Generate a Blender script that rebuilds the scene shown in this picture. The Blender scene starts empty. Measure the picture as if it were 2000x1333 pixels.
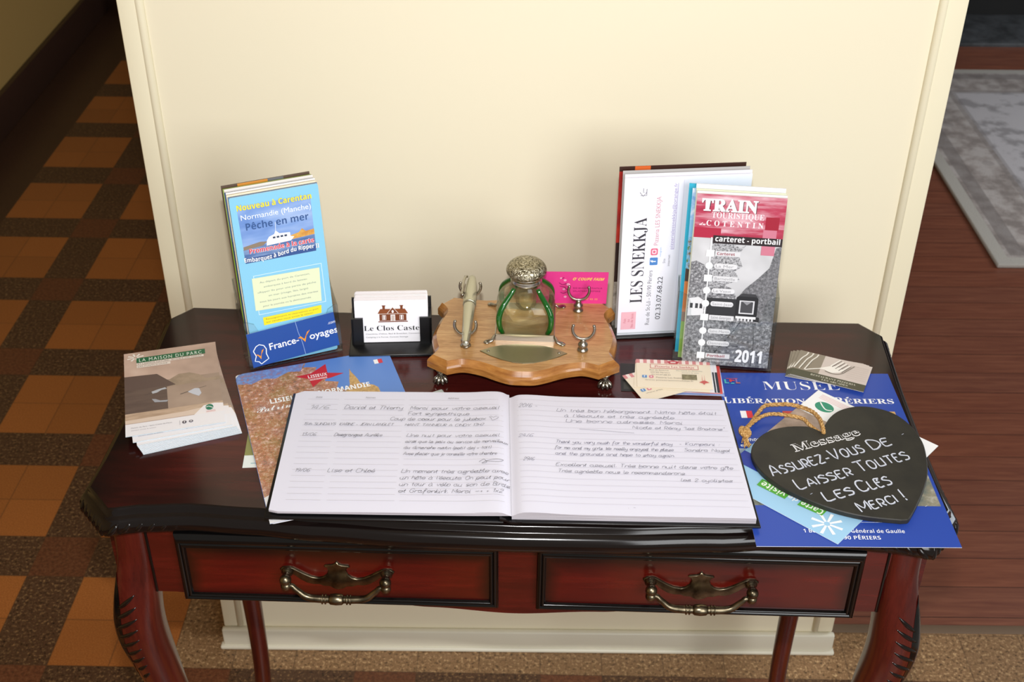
import bpy, bmesh, math, random, unicodedata
from mathutils import Vector, Matrix, Euler
from mathutils.geometry import tessellate_polygon
random.seed(7)
scn = bpy.context.scene
COL = scn.collection
PI = math.pi
R = math.radians

# ------------------------------------------------------------------ camera
F_PX = 2436.4
cam_d = bpy.data.cameras.new('camera')
cam = bpy.data.objects.new('camera', cam_d)
COL.objects.link(cam)
cam_d.sensor_width = 36.0
cam_d.sensor_fit = 'HORIZONTAL'
cam_d.lens = F_PX / 2000 * 36
cam_d.clip_start = 0.02
cam_d.clip_end = 50
CAM_LOC = Vector((0.0758, -1.42725, 1.57521))
yaw, pitch, roll = -0.00112, 0.5950, 0.00933
fw = Vector((math.sin(yaw) * math.cos(pitch), math.cos(yaw) * math.cos(pitch), -math.sin(pitch)))
rt = Vector((math.cos(yaw), -math.sin(yaw), 0))
up = rt.cross(fw)
r2 = rt * math.cos(roll) + up * math.sin(roll)
u2 = up * math.cos(roll) - rt * math.sin(roll)
mw = Matrix((r2, u2, -fw)).transposed().to_4x4()
mw.translation = CAM_LOC
cam.matrix_world = mw
cam_d.dof.use_dof = True
cam_d.dof.focus_distance = 1.27
cam_d.dof.aperture_fstop = 14.0
scn.camera = cam

# ------------------------------------------------------------------ light
scn.view_settings.view_transform = 'Standard'
scn.view_settings.look = 'None'
scn.view_settings.gamma = 1.0
scn.view_settings.use_curve_mapping = False
scn.view_settings.exposure = -0.1
w = bpy.data.worlds.new('hall_ambient')
scn.world = w
w.use_nodes = True
w.node_tree.nodes['Background'].inputs[0].default_value = (1.0, 0.93, 0.82, 1)
w.node_tree.nodes['Background'].inputs[1].default_value = 0.27


def lamp(name, kind, loc, target, energy, color, size=None, size_y=None):
    d = bpy.data.lights.new(name, kind)
    d.energy = energy
    d.color = color
    if kind == 'AREA':
        d.shape = 'RECTANGLE' if size_y else 'DISK'
        d.size = size
        if size_y:
            d.size_y = size_y
    else:
        d.shadow_soft_size = size
    o = bpy.data.objects.new(name, d)
    COL.objects.link(o)
    o.location = loc
    o.rotation_euler = (Vector(target) - Vector(loc)).to_track_quat('-Z', 'Y').to_euler()
    return o


# the photographer's small on-camera flash, a hand's width above the lens
fl = CAM_LOC + u2 * 0.115 - fw * 0.03
lamp('camera_flash', 'AREA', fl, (0.12, -0.2, 0.72), 14.6, (0.99, 0.985, 0.985), 0.045, 0.02)
# daylight from the doorway and windows of the room on the right, behind the camera
lamp('daylight_entrance', 'AREA', (1.15, -2.5, 1.75), (0.4, 0.0, 0.85), 44.0, (0.97, 0.985, 1.0), 1.3, 1.6)
lamp('daylight_room', 'AREA', (3.3, 1.2, 1.9), (1.4, 1.6, 0.0), 42.0, (0.86, 0.93, 1.0), 1.4, 1.4)


# ------------------------------------------------------------------ materials
def lin(c):
    return c / 12.92 if c <= 0.04045 else ((c + 0.055) / 1.055) ** 2.4


def hexc(h):
    h = h.lstrip('#')
    return tuple(lin(int(h[i:i + 2], 16) / 255) for i in (0, 2, 4)) + (1.0,)


MATS = {}


def mat(name, col, rough=0.5, metal=0.0, spec=0.5, coat=0.0, trans=0.0, ior=1.5):
    if name in MATS:
        return MATS[name]
    m = bpy.data.materials.new(name)
    m.use_nodes = True
    b = m.node_tree.nodes['Principled BSDF']
    b.inputs['Base Color'].default_value = hexc(col) if isinstance(col, str) else col
    b.inputs['Roughness'].default_value = rough
    b.inputs['Metallic'].default_value = metal
    b.inputs['Specular IOR Level'].default_value = spec
    b.inputs['Coat Weight'].default_value = coat
    b.inputs['Coat Roughness'].default_value = 0.12
    b.inputs['Transmission Weight'].default_value = trans
    b.inputs['IOR'].default_value = ior
    MATS[name] = m
    return m


def ink(col, rough=0.42):
    return mat('ink_' + col.lstrip('#') + ('' if rough == 0.42 else '_%d' % int(rough * 100)), col, rough, spec=0.4)


class NT:
    def __init__(self, m):
        self.t = m.node_tree
        self.b = self.t.nodes['Principled BSDF']

    def n(self, typ, **kw):
        nd = self.t.nodes.new(typ)
        for k, v in kw.items():
            setattr(nd, k, v)
        return nd

    def l(self, a, b):
        self.t.links.new(a, b)

    def coords(self, kind='Object', scale=(1, 1, 1), rot=(0, 0, 0), loc=(0, 0, 0)):
        if kind == 'UV':
            c = self.n('ShaderNodeUVMap').outputs[0]
        else:
            c = self.n('ShaderNodeTexCoord').outputs[kind]
        mp = self.n('ShaderNodeMapping')
        mp.inputs['Scale'].default_value = scale
        mp.inputs['Rotation'].default_value = rot
        mp.inputs['Location'].default_value = loc
        self.l(c, mp.inputs[0])
        return mp.outputs[0]

    def noise(self, vec, scale, detail=4, rough=0.55, dist=0.0):
        nd = self.n('ShaderNodeTexNoise')
        nd.inputs['Scale'].default_value = scale
        nd.inputs['Detail'].default_value = detail
        nd.inputs['Roughness'].default_value = rough
        nd.inputs['Distortion'].default_value = dist
        self.l(vec, nd.inputs['Vector'])
        return nd.outputs['Fac']

    def ramp(self, fac, stops, interp='LINEAR'):
        nd = self.n('ShaderNodeValToRGB')
        cr = nd.color_ramp
        cr.interpolation = interp
        while len(cr.elements) < len(stops):
            cr.elements.new(0.5)
        for e, (p, c) in zip(cr.elements, stops):
            e.position = p
            e.color = hexc(c) if isinstance(c, str) else c
        self.l(fac, nd.inputs[0])
        return nd.outputs[0]

    def mix(self, fac, a, b, mode='MIX'):
        nd = self.n('ShaderNodeMix', data_type='RGBA', blend_type=mode)
        for sock, v in ((nd.inputs[0], fac), (nd.inputs[6], a), (nd.inputs[7], b)):
            if hasattr(v, 'is_linked'):
                self.l(v, sock)
            elif isinstance(v, (int, float)):
                sock.default_value = v
            else:
                sock.default_value = hexc(v) if isinstance(v, str) else v
        return nd.outputs[2]

    def math(self, op, a, b=0.0, c=0.0):
        nd = self.n('ShaderNodeMath', operation=op)
        for i, v in enumerate((a, b, c)):
            if hasattr(v, 'is_linked'):
                self.l(v, nd.inputs[i])
            else:
                nd.inputs[i].default_value = v
        return nd.outputs[0]

    def sep(self, vec):
        nd = self.n('ShaderNodeSeparateXYZ')
        self.l(vec, nd.inputs[0])
        return nd.outputs

    def bump(self, h, strength=0.2, dist=0.001):
        nd = self.n('ShaderNodeBump')
        nd.inputs['Strength'].default_value = strength
        nd.inputs['Distance'].default_value = dist
        self.l(h, nd.inputs['Height'])
        self.l(nd.outputs[0], self.b.inputs['Normal'])

    def color(self, c):
        self.l(c, self.b.inputs['Base Color'])


def picture(name, stops, scale=0.08, detail=6, rough=0.65, stretch=(1, 1, 1), dist=0.0, gloss=0.4, second=None):
    """a printed photograph: procedural texture in the sheet's own millimetres"""
    if name in MATS:
        return MATS[name]
    m = mat(name, '#888888', gloss)
    t = NT(m)
    v = t.coords('UV', stretch)
    c = t.ramp(t.noise(v, scale, detail, rough, dist), stops)
    if second:
        st2, sc2, mode, fac = second
        c = t.mix(fac, c, t.ramp(t.noise(v, sc2, 4, 0.6), st2), mode)
    t.color(c)
    return m


def mahogany(name, a, b, c, rough=0.24, axis='X', coat=0.5, edge=None, dark='#0b0606'):
    """stained wood; edge=(cx, cy, hx, hy, soft, plane) blackens the finish towards the borders of a panel"""
    if name in MATS:
        return MATS[name]
    m = mat(name, b, rough, coat=coat)
    t = NT(m)
    s = {'X': (1.2, 14, 14), 'Z': (14, 14, 1.2)}[axis]
    v = t.coords('Object', s)
    c0 = t.ramp(t.noise(v, 4.0, 7, 0.6, 0.6), [(0.3, a), (0.52, b), (0.75, c)])
    v2 = t.coords('Object', tuple(k * 6 for k in s))
    c0 = t.mix(0.12, c0, t.ramp(t.noise(v2, 6.0, 3), [(0.35, '#120404'), (0.65, c)]), 'MIX')
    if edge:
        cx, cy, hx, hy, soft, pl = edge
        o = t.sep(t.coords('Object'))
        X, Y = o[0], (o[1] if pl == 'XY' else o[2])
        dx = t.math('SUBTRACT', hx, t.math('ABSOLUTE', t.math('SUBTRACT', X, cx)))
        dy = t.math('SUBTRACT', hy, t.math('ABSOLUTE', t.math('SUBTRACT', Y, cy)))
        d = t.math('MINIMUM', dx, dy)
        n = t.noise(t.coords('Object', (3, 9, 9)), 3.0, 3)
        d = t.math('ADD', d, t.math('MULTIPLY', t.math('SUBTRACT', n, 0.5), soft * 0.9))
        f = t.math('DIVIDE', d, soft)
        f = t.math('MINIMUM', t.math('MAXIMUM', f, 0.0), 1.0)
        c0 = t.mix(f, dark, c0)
    t.color(c0)
    return m


def glassy(name, tint, ior=1.49, rough=0.03, reflect=1.0):
    """clear thin plastic: lets light through, with Fresnel reflections"""
    if name in MATS:
        return MATS[name]
    m = bpy.data.materials.new(name)
    m.use_nodes = True
    t = m.node_tree
    for nd in list(t.nodes):
        t.nodes.remove(nd)
    out = t.nodes.new('ShaderNodeOutputMaterial')
    mx = t.nodes.new('ShaderNodeMixShader')
    fr = t.nodes.new('ShaderNodeFresnel')
    ge = t.nodes.new('ShaderNodeNewGeometry')
    mi = t.nodes.new('ShaderNodeMapRange')       # a thin wall reflects alike from both of its sides
    mi.inputs['To Min'].default_value = ior
    mi.inputs['To Max'].default_value = 1 / ior
    t.links.new(ge.outputs['Backfacing'], mi.inputs['Value'])
    t.links.new(mi.outputs[0], fr.inputs[0])
    tr = t.nodes.new('ShaderNodeBsdfTransparent')
    tr.inputs[0].default_value = hexc(tint)
    gl = t.nodes.new('ShaderNodeBsdfGlossy')
    gl.inputs['Roughness'].default_value = rough
    t.links.new(fr.outputs[0], mx.inputs[0])
    t.links.new(tr.outputs[0], mx.inputs[1])
    t.links.new(gl.outputs[0], mx.inputs[2])
    t.links.new(mx.outputs[0], out.inputs[0])
    MATS[name] = m
    return m


# ------------------------------------------------------------------ mesh builder
class MB:
    def __init__(self):
        self.v, self.f, self.mi, self.sm, self.uv, self.mats = [], [], [], [], [], []

    def m(self, mt):
        if mt not in self.mats:
            self.mats.append(mt)
        return self.mats.index(mt)

    def add(self, verts, faces, mt, smooth=False, uvs=None):
        b = len(self.v)
        self.v += [tuple(p) for p in verts]
        i = self.m(mt)
        for f in faces:
            self.f.append(tuple(b + k for k in f))
            self.mi.append(i)
            self.sm.append(smooth)
        self.uv += uvs if uvs else [(p[0], p[1]) for p in verts]

    def box(self, x0, x1, y0, y1, z0, z1, mt, bevel=0.0, seg=2):
        bm = bmesh.new()
        bmesh.ops.create_cube(bm, size=1)
        for v in bm.verts:
            v.co = Vector(((x0 + x1) / 2 + v.co.x * (x1 - x0), (y0 + y1) / 2 + v.co.y * (y1 - y0), (z0 + z1) / 2 + v.co.z * (z1 - z0)))
        if bevel > 0:
            bmesh.ops.bevel(bm, geom=bm.edges[:], offset=bevel, segments=seg, profile=0.5, affect='EDGES')
        bm.verts.ensure_lookup_table()
        vs = [v.co.copy() for v in bm.verts]
        fs = [[v.index for v in f.verts] for f in bm.faces]
        bm.verts.index_update()
        self.add(vs, fs, mt, bevel > 0)
        bm.free()

    def prism(self, outline, profile, mt, smooth=True, cap0=True, cap1=True, capmat=None):
        """outline: CCW polygon; profile: list of (inset, z) from first ring to last ring"""
        n = len(outline)
        nrm = miters(outline)
        vs = []
        for ins, z in profile:
            vs += [(p[0] - q[0] * ins, p[1] - q[1] * ins, z) for p, q in zip(outline, nrm)]
        fs = []
        for k in range(len(profile) - 1):
            for i in range(n):
                j = (i + 1) % n
                fs.append((k * n + i, k * n + j, (k + 1) * n + j, (k + 1) * n + i))
        self.add(vs, fs, mt, smooth)
        for on, ring, want, cm in ((cap0, vs[:n], -1, mt), (cap1, vs[-n:], 1, capmat or mt)):
            if on:
                tris = tessellate_polygon([[Vector((q[0], q[1], 0)) for q in ring]])
                out = []
                for a, b_, c_ in tris:
                    A, B, C_ = ring[a], ring[b_], ring[c_]
                    ar = (B[0] - A[0]) * (C_[1] - A[1]) - (B[1] - A[1]) * (C_[0] - A[0])
                    out.append((a, b_, c_) if ar * want > 0 else (a, c_, b_))
                self.add(ring, out, cm, False)

    def lathe(self, prof, mt, seg=32, origin=(0, 0, 0), axis=None, smooth=True, start=0.0):
        """prof: list of (radius, height)"""
        q = Vector((0, 0, 1)).rotation_difference(Vector(axis)) if axis is not None else None
        vs, fs = [], []
        for r, z in prof:
            for i in range(seg):
                a = start + 2 * PI * i / seg
                p = Vector((r * math.cos(a), r * math.sin(a), z))
                if q:
                    p = q @ p
                vs.append(p + Vector(origin))
        for k in range(len(prof) - 1):
            for i in range(seg):
                j = (i + 1) % seg
                fs.append((k * seg + i, k * seg + j, (k + 1) * seg + j, (k + 1) * seg + i))
        if prof[0][0] > 1e-6:
            fs.append(tuple(reversed(range(seg))))
        if prof[-1][0] > 1e-6:
            fs.append(tuple(range((len(prof) - 1) * seg, len(prof) * seg)))
        self.add(vs, fs, mt, smooth)

    def ball(self, c, r, mt, sx=1, sy=1, sz=1, rot=None, seg=16, rings=9):
        vs, fs = [], []
        for k in range(rings + 1):
            a = PI * k / rings
            for i in range(seg):
                b = 2 * PI * i / seg
                p = Vector((r * sx * math.sin(a) * math.cos(b), r * sy * math.sin(a) * math.sin(b), -r * sz * math.cos(a)))
                if rot is not None:
                    p = rot @ p
                vs.append(p + Vector(c))
        for k in range(rings):
            for i in range(seg):
                j = (i + 1) % seg
                fs.append((k * seg + i, k * seg + j, (k + 1) * seg + j, (k + 1) * seg + i))
        self.add(vs, fs, mt, True)

    def tube(self, pts, rad, mt, seg=10, smooth=True, caps=True, flat=1.0):
        pts = [Vector(p) for p in pts]
        n = len(pts)
        rad = rad if isinstance(rad, (list, tuple)) else [rad] * n
        tg = []
        for i in range(n):
            d = pts[min(i + 1, n - 1)] - pts[max(i - 1, 0)]
            tg.append(d.normalized())
        ref = Vector((0, 0, 1)) if abs(tg[0].z) < 0.9 else Vector((1, 0, 0))
        x = tg[0].cross(ref).normalized()
        vs, fs = [], []
        for i in range(n):
            if i:
                x = (x - tg[i] * x.dot(tg[i])).normalized()
            y = tg[i].cross(x)
            for k in range(seg):
                a = 2 * PI * k / seg
                vs.append(pts[i] + (x * math.cos(a) + y * math.sin(a) * flat) * rad[i])
        for i in range(n - 1):
            for k in range(seg):
                j = (k + 1) % seg
                fs.append((i * seg + k, i * seg + j, (i + 1) * seg + j, (i + 1) * seg + k))
        if caps:
            fs.append(tuple(reversed(range(seg))))
            fs.append(tuple(range((n - 1) * seg, n * seg)))
        self.add(vs, fs, mt, smooth)

    def build(self, name, parent=None, loc=(0, 0, 0), rot=(0, 0, 0), xf=None):
        me = bpy.data.meshes.new(name)
        vs = [xf(*p) for p in self.v] if xf else self.v
        me.from_pydata(vs, [], self.f)
        for mt in self.mats:
            me.materials.append(mt)
        me.polygons.foreach_set('material_index', self.mi)
        me.polygons.foreach_set('use_smooth', self.sm)
        uvl = me.uv_layers.new(name='UVMap')
        li = [0] * len(me.loops)
        me.loops.foreach_get('vertex_index', li)
        flat = []
        for i in li:
            flat += self.uv[i]
        uvl.data.foreach_set('uv', flat)
        me.update()
        o = bpy.data.objects.new(name, me)
        COL.objects.link(o)
        o.parent = parent
        o.location = loc
        o.rotation_euler = rot
        return o


def miters(poly):
    n = len(poly)
    out = []
    for i in range(n):
        a, b, c = poly[i - 1], poly[i], poly[(i + 1) % n]
        d1 = Vector((b[0] - a[0], b[1] - a[1]))
        d2 = Vector((c[0] - b[0], c[1] - b[1]))
        d1 = d1.normalized() if d1.length > 1e-9 else d1
        d2 = d2.normalized() if d2.length > 1e-9 else d2
        n1, n2 = Vector((d1.y, -d1.x)), Vector((d2.y, -d2.x))
        s = n1 + n2
        s = s.normalized() if s.length > 1e-6 else n1
        s /= max(0.45, s.dot(n1))
        out.append((s.x, s.y))
    return out


def ccw(p):
    a = sum(p[i - 1][0] * p[i][1] - p[i][0] * p[i - 1][1] for i in range(len(p)))
    return p if a > 0 else p[::-1]


def spline(pts, sub=6, closed=False):
    """Catmull-Rom through points of any dimension"""
    n = len(pts)
    out = []
    rng = range(n) if closed else range(n - 1)
    for i in rng:
        if closed:
            p = [pts[(i - 1) % n], pts[i], pts[(i + 1) % n], pts[(i + 2) % n]]
        else:
            p = [pts[max(i - 1, 0)], pts[i], pts[i + 1], pts[min(i + 2, n - 1)]]
        for k in range(sub):
            t = k / sub
            out.append(tuple(0.5 * ((2 * b) + (-a + c) * t + (2 * a - 5 * b + 4 * c - d) * t * t + (-a + 3 * b - 3 * c + d) * t ** 3)
                             for a, b, c, d in zip(*p)))
    if not closed:
        out.append(tuple(pts[-1]))
    return out


def thing(name, label, cat, loc=(0, 0, 0), rot=(0, 0, 0), group=None):
    o = bpy.data.objects.new(name, None)
    o.empty_display_size = 0.05
    COL.objects.link(o)
    o.location = loc
    o.rotation_euler = rot
    return tag(o, label, cat, group)


def tag(o, label, cat, group=None):
    o['label'] = label
    o['category'] = cat
    if group:
        o['group'] = group
    return o


def struct(o):
    o['kind'] = 'structure'
    return o


# ------------------------------------------------------------------ lettering
STY = {'bold': (0x1D5D4, 0x1D5EE, 0x1D7EC), 'serif': (0x1D400, 0x1D41A, 0x1D7CE), 'script': (0x1D4D0, 0x1D4EA, None),
       'bolditalic': (0x1D63C, 0x1D656, 0x1D7EC), 'italic': (0x1D608, 0x1D622, None), 'serifitalic': (0x1D468, 0x1D482, None)}
ACC = {'\u0301': ((-.12, .06), (.02, .0), (.16, .16), (.02, .19)), '\u0300': ((.12, .06), (-.02, .0), (-.16, .16), (-.02, .19)),
       '\u0302': ((-.17, .0), (-.06, .0), (0, .09), (.06, .0), (.17, .0), (.05, .17), (-.05, .17))}
GLY = {}


def mapped(ch, style):
    if style in STY:
        A, a, d = STY[style]
        if 'A' <= ch <= 'Z':
            return chr(A + ord(ch) - 65)
        if 'a' <= ch <= 'z':
            return chr(a + ord(ch) - 97)
        if ch.isdigit() and d:
            return chr(d + int(ch))
    return ch


def raw_text(s, fat=0.0, spacing=1.0):
    key = (s, fat, spacing)
    if key in GLY:
        return GLY[key]
    c = bpy.data.curves.new('lettering_source', 'FONT')
    c.body = s
    c.offset = fat
    c.resolution_u = 3
    c.space_character = spacing
    o = bpy.data.objects.new('lettering_source', c)
    COL.objects.link(o)
    me = bpy.data.meshes.new_from_object(o.evaluated_get(bpy.context.evaluated_depsgraph_get()))
    vs = [(v.co.x, v.co.y) for v in me.vertices]
    fs = [tuple(p.vertices) for p in me.polygons]
    bpy.data.objects.remove(o)
    bpy.data.curves.remove(c)
    bpy.data.meshes.remove(me)
    GLY[key] = (vs, fs)
    return GLY[key]


def letters(s, style='sans', fat=0.0, spacing=1.0):
    base, marks = '', []
    for ch in s:
        d = unicodedata.normalize('NFD', ch)
        if style in STY and len(d) > 1 and d[1] in ACC:
            marks.append((len(base), d[1], d[0].isupper()))
            base += d[0]
        else:
            base += ch
    st = ''.join(mapped(c, style) for c in base)
    vs, fs = raw_text(st, fat, spacing)
    vs, fs = list(vs), list(fs)
    for i, m, upper in marks:
        x1 = max([p[0] for p in raw_text(st[:i + 1], 0, spacing)[0]] or [0])
        cw = [p[0] for p in raw_text(st[i], 0, spacing)[0]]
        cx = x1 - (max(cw) - min(cw)) / 2
        y = 0.76 if upper else 0.58
        b = len(vs)
        vs += [(cx + a, y + q) for a, q in ACC[m]]
        fs.append(tuple(range(b, len(vs))))
    return vs, fs


S = {}
for row in '''a 3h1h0g0e1d2d3e 3h3e4d|b 0k0d2d3e3g2h1h0g|c 3g2h1h0g0e1d2d3e|d 3h1h0g0e1d2d3e 3k3d4d|e 0f3f3g2h1h0g0e1d2d3e|f 3j2k1k1a 0h2h
g 3h1h0g0e1d2d3e 3h3b2a1a0b|h 0k0d 0g1h2h3g3d|i 0h0d1d 0j0i|j 1h1b0a 1j1i|k 0k0d 2h0f2d|l 0k0e1d|m 0h0d 0g1h2g2d 2g3h4g4d|n 0h0d 0g1h2h3g3d
o 1h0g0e1d2d3e3g2h1h|p 0h0a 0g1h2h3g3e2d1d0e|q 3h1h0g0e1d2d3e 3h3a|r 0h0d 0f1h2h|s 3h1h0g1f2f3e2d0d|t 1j1e2d 0h2h|u 0h0e1d2d3e 3h3d4d|v 0h1d3h
w 0h1d2g3d4h|x 0h3d 3h0d|y 0h0f1e2e3f 3h3b2a0a|z 0h3h0d3d|A 0d2k4d 1f3f|B 0d0k2k3j3i2h0h 2h3g3e2d0d|C 4j3k1k0i0f1d3d4e|D 0d0k2k4i4f2d0d
E 3k0k0d3d 0h2h|F 3k0k0d 0h2h|G 4j3k1k0i0f1d3d4f4g2g|H 0k0d 4k4d 0h4h|I 0k0d|J 2k2e1d0e|K 0k0d 3k0g3d|L 0k0d3d|M 0d0k2f4k4d|N 0d0k4d4k
O 1k0i0f1d3d4f4i3k1k|P 0d0k2k3j3h2g0g|Q 1k0i0f1d3d4f4i3k1k 2f4c|R 0d0k2k3j3h2g0g 1g3d|S 3j2k1k0j0i3g3e2d0d|T 0k4k 2k2d|U 0k0e1d3d4e4k|V 0k2d4k
W 0k1d2i3d4k|X 0k3d 3k0d|Y 0k2g4k 2g2d|Z 0k4k0d4d|0 1k0i0f1d2d3f3i2k1k|1 0i1k1d|2 0i1k2k3i0d3d|3 0k3k1h2h3f2d0d|4 2d2k0f3f|5 3k0k0h2h3f2d0d
6 3k1j0g0e1d2d3e3f2g0f|7 0k3k1d|8 1h0i1k2k3i2h1h0f1d2d3f2h|9 3h1g0h0j1k2k3j3g2d1d|/ 0d2k|- 0f2f|. 0d0e|, 1d0c|! 0k0f 0e0d|' 0k0i|" 0k0i 1k1i|+ 1g1d 0f2f|( 1k0i0e1d|) 0k1i1e0d|: 0g0h 0d0e|& 3d0i1k2i0f1d3f
~ 0f1g2f3g4f'''.replace('\n', '|').split('|'):
    S[row[0]] = [[(int(t[i]), 'abcdefghijk'.index(t[i + 1]) - 3) for i in range(0, len(t), 2)] for t in row[2:].split(' ')]
MK = {'\u0301': [(1, 5.2), (2.2, 6.6)], '\u0300': [(2, 5.2), (.8, 6.6)], '\u0302': [(.5, 5.2), (1.5, 6.4), (2.5, 5.2)], '\u0327': [(1.5, 0), (1, -1.5)]}


class Sheet(MB):
    """a printed sheet in millimetres: x right, y up the page, z out of the printed face; prints lie one above the other"""

    def __init__(self, wd, ht, th, face, side=None, nx=1, ny=1, round_=0.0, outline=None):
        super().__init__()
        self.w, self.h, self.th, self.z = wd, ht, th, 0.0
        side = side or face
        if outline:
            ol = ccw(outline)
            n = len(ol)
            self.add([(x, y, 0) for x, y in ol], [tuple(range(n))], face)
            vs = [(x, y, 0) for x, y in ol] + [(x, y, -th) for x, y in ol]
            self.add(vs, [(i, n + i, n + (i + 1) % n, (i + 1) % n) for i in range(n)] + [tuple(reversed(range(n, 2 * n)))], side)
        elif round_ > 0:
            ol = []
            for cx, cy, a0 in ((wd - round_, round_, -90), (wd - round_, ht - round_, 0), (round_, ht - round_, 90), (round_, round_, 180)):
                ol += [(cx + round_ * math.cos(R(a0 + k * 18)), cy + round_ * math.sin(R(a0 + k * 18))) for k in range(6)]
            n = len(ol)
            self.add([(x, y, 0) for x, y in ol], [tuple(range(n))], face)
            vs = [(x, y, 0) for x, y in ol] + [(x, y, -th) for x, y in ol]
            self.add(vs, [(i, n + i, n + (i + 1) % n, (i + 1) % n) for i in range(n)] + [tuple(reversed(range(n, 2 * n)))], side)
        else:
            for zz, flip, mt in ((0, False, face), (-th, True, side)):
                vs = [(wd * i / nx, ht * j / ny, zz) for j in range(ny + 1) for i in range(nx + 1)]
                fs = []
                for j in range(ny):
                    for i in range(nx):
                        q = (j * (nx + 1) + i, j * (nx + 1) + i + 1, (j + 1) * (nx + 1) + i + 1, (j + 1) * (nx + 1) + i)
                        fs.append(q[::-1] if flip else q)
                self.add(vs, fs, mt, nx > 1 or ny > 1)
            rim = [(wd * i / nx, 0) for i in range(nx)] + [(wd, ht * j / ny) for j in range(ny)] + \
                  [(wd * (nx - i) / nx, ht) for i in range(nx)] + [(0, ht * (ny - j) / ny) for j in range(ny)]
            n = len(rim)
            self.add([(x, y, 0) for x, y in rim] + [(x, y, -th) for x, y in rim], [(i, n + i, n + (i + 1) % n, (i + 1) % n) for i in range(n)], side)

    def lift(self):
        self.z += 0.02
        return self.z

    def col(self, c):
        return c if not isinstance(c, str) else ink(c)

    def poly(self, pts, c):
        z = self.lift()
        pts = ccw(list(pts))
        self.add([(x, y, z) for x, y in pts], [tuple(range(len(pts)))], self.col(c))

    def rect(self, x0, y0, x1, y1, c, nx=1, ny=1):
        z = self.lift()
        vs = [(x0 + (x1 - x0) * i / nx, y0 + (y1 - y0) * j / ny, z) for j in range(ny + 1) for i in range(nx + 1)]
        fs = [(j * (nx + 1) + i, j * (nx + 1) + i + 1, (j + 1) * (nx + 1) + i + 1, (j + 1) * (nx + 1) + i) for j in range(ny) for i in range(nx)]
        self.add(vs, fs, self.col(c))

    def disc(self, cx, cy, r, c, ry=None, n=24):
        self.poly([(cx + r * math.cos(2 * PI * k / n), cy + (ry or r) * math.sin(2 * PI * k / n)) for k in range(n)], c)

    def rrect(self, x0, y0, x1, y1, r, c):
        ol = []
        for cx, cy, a0 in ((x1 - r, y0 + r, -90), (x1 - r, y1 - r, 0), (x0 + r, y1 - r, 90), (x0 + r, y0 + r, 180)):
            ol += [(cx + r * math.cos(R(a0 + k * 18)), cy + r * math.sin(R(a0 + k * 18))) for k in range(6)]
        self.poly(ol, c)

    def frame(self, x0, y0, x1, y1, t, c):
        for q in ((x0, y0, x1, y0 + t), (x0, y1 - t, x1, y1), (x0, y0, x0 + t, y1), (x1 - t, y0, x1, y1)):
            self.rect(*q, c)

    def line(self, pts, wd, c, z=None):
        z = z or self.lift()
        vs, fs = [], []
        n = len(pts)
        for i, p in enumerate(pts):
            a, b = pts[max(i - 1, 0)], pts[min(i + 1, n - 1)]
            d = Vector((b[0] - a[0], b[1] - a[1]))
            d = d.normalized() if d.length > 1e-9 else Vector((1, 0))
            k = wd / 2 if isinstance(wd, (int, float)) else wd[i] / 2
            vs += [(p[0] - d.y * k, p[1] + d.x * k, z), (p[0] + d.y * k, p[1] - d.x * k, z)]
        fs = [(2 * i, 2 * i + 1, 2 * i + 3, 2 * i + 2) for i in range(n - 1)]
        self.add(vs, fs, self.col(c))

    def text(self, s, x, y, h, c, w=None, style='sans', fat=0.0, rot=0.0, spacing=1.0, align='l', curve=None, skew=0.0):
        """h: capital height; w: whole width (None: natural)"""
        vs, fs = letters(s, style, fat, spacing)
        if not vs:
            return
        k = h / 0.72
        x0, x1 = min(p[0] for p in vs), max(p[0] for p in vs)
        sx = w / (x1 - x0) if w else k
        wd = (x1 - x0) * sx
        ox = {'l': 0, 'c': -wd / 2, 'r': -wd}[align]
        z = self.lift()
        cr, sr = math.cos(rot), math.sin(rot)
        out = []
        for px, py in vs:
            a, b = ox + (px - x0) * sx, py * k
            a += skew * b
            if curve:
                b += curve(a / wd if wd else 0)
            out.append((x + a * cr - b * sr, y + a * sr + b * cr, z))
        self.add(out, fs, self.col(c))

    def hand(self, s, x, y, h, c, lw=0.5, w=None, slant=0.2, jit=0.35, smallcaps=False, rot=0.0, seed=1, smooth=True, xgap=1.5, double=False):
        """single-stroke handwriting, h: capital height"""
        rnd = random.Random(seed * 977 + len(s))
        k = h / 7.0
        strokes, px, tail = [], 0.0, None
        for ch in s:
            if ch == ' ':
                px += 3.0
                tail = None
                continue
            d = unicodedata.normalize('NFD', ch)
            g, sc = d[0], 1.0
            if smallcaps and g.islower():
                g, sc = g.upper(), 0.76
            if g not in S:
                continue
            wd = max(q[0] for st in S[g] for q in st) * sc
            dy = rnd.uniform(-jit, jit) * 0.6
            sl = rnd.uniform(0.9, 1.1)
            first_ = True
            for st in S[g] + ([MK[d[1]]] if len(d) > 1 and d[1] in MK else []):
                pts = [(px + q[0] * sc * sl + rnd.uniform(-jit, jit) * 0.5, q[1] * sc + dy + rnd.uniform(-jit, jit) * 0.5) for q in st]
                if first_ and tail and not smallcaps and ch.islower():
                    strokes.append(spline([tail, ((tail[0] + pts[0][0]) / 2 + .3, min(tail[1], pts[0][1]) * .6 + max(tail[1], pts[0][1]) * .4 - .3), pts[0]], 3))
                first_ = False
                strokes.append(spline(pts, 3) if smooth and len(pts) > 2 else pts)
                if st in S[g]:
                    tail = pts[-1] if ch.islower() and pts[-1][1] < 5 and ch not in 'ijtfgyqxz' else None
            px += wd * sl + xgap
        tot = px - xgap
        sx = w / tot if w else k
        z = self.lift()
        cr, sr = math.cos(rot), math.sin(rot)
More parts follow.
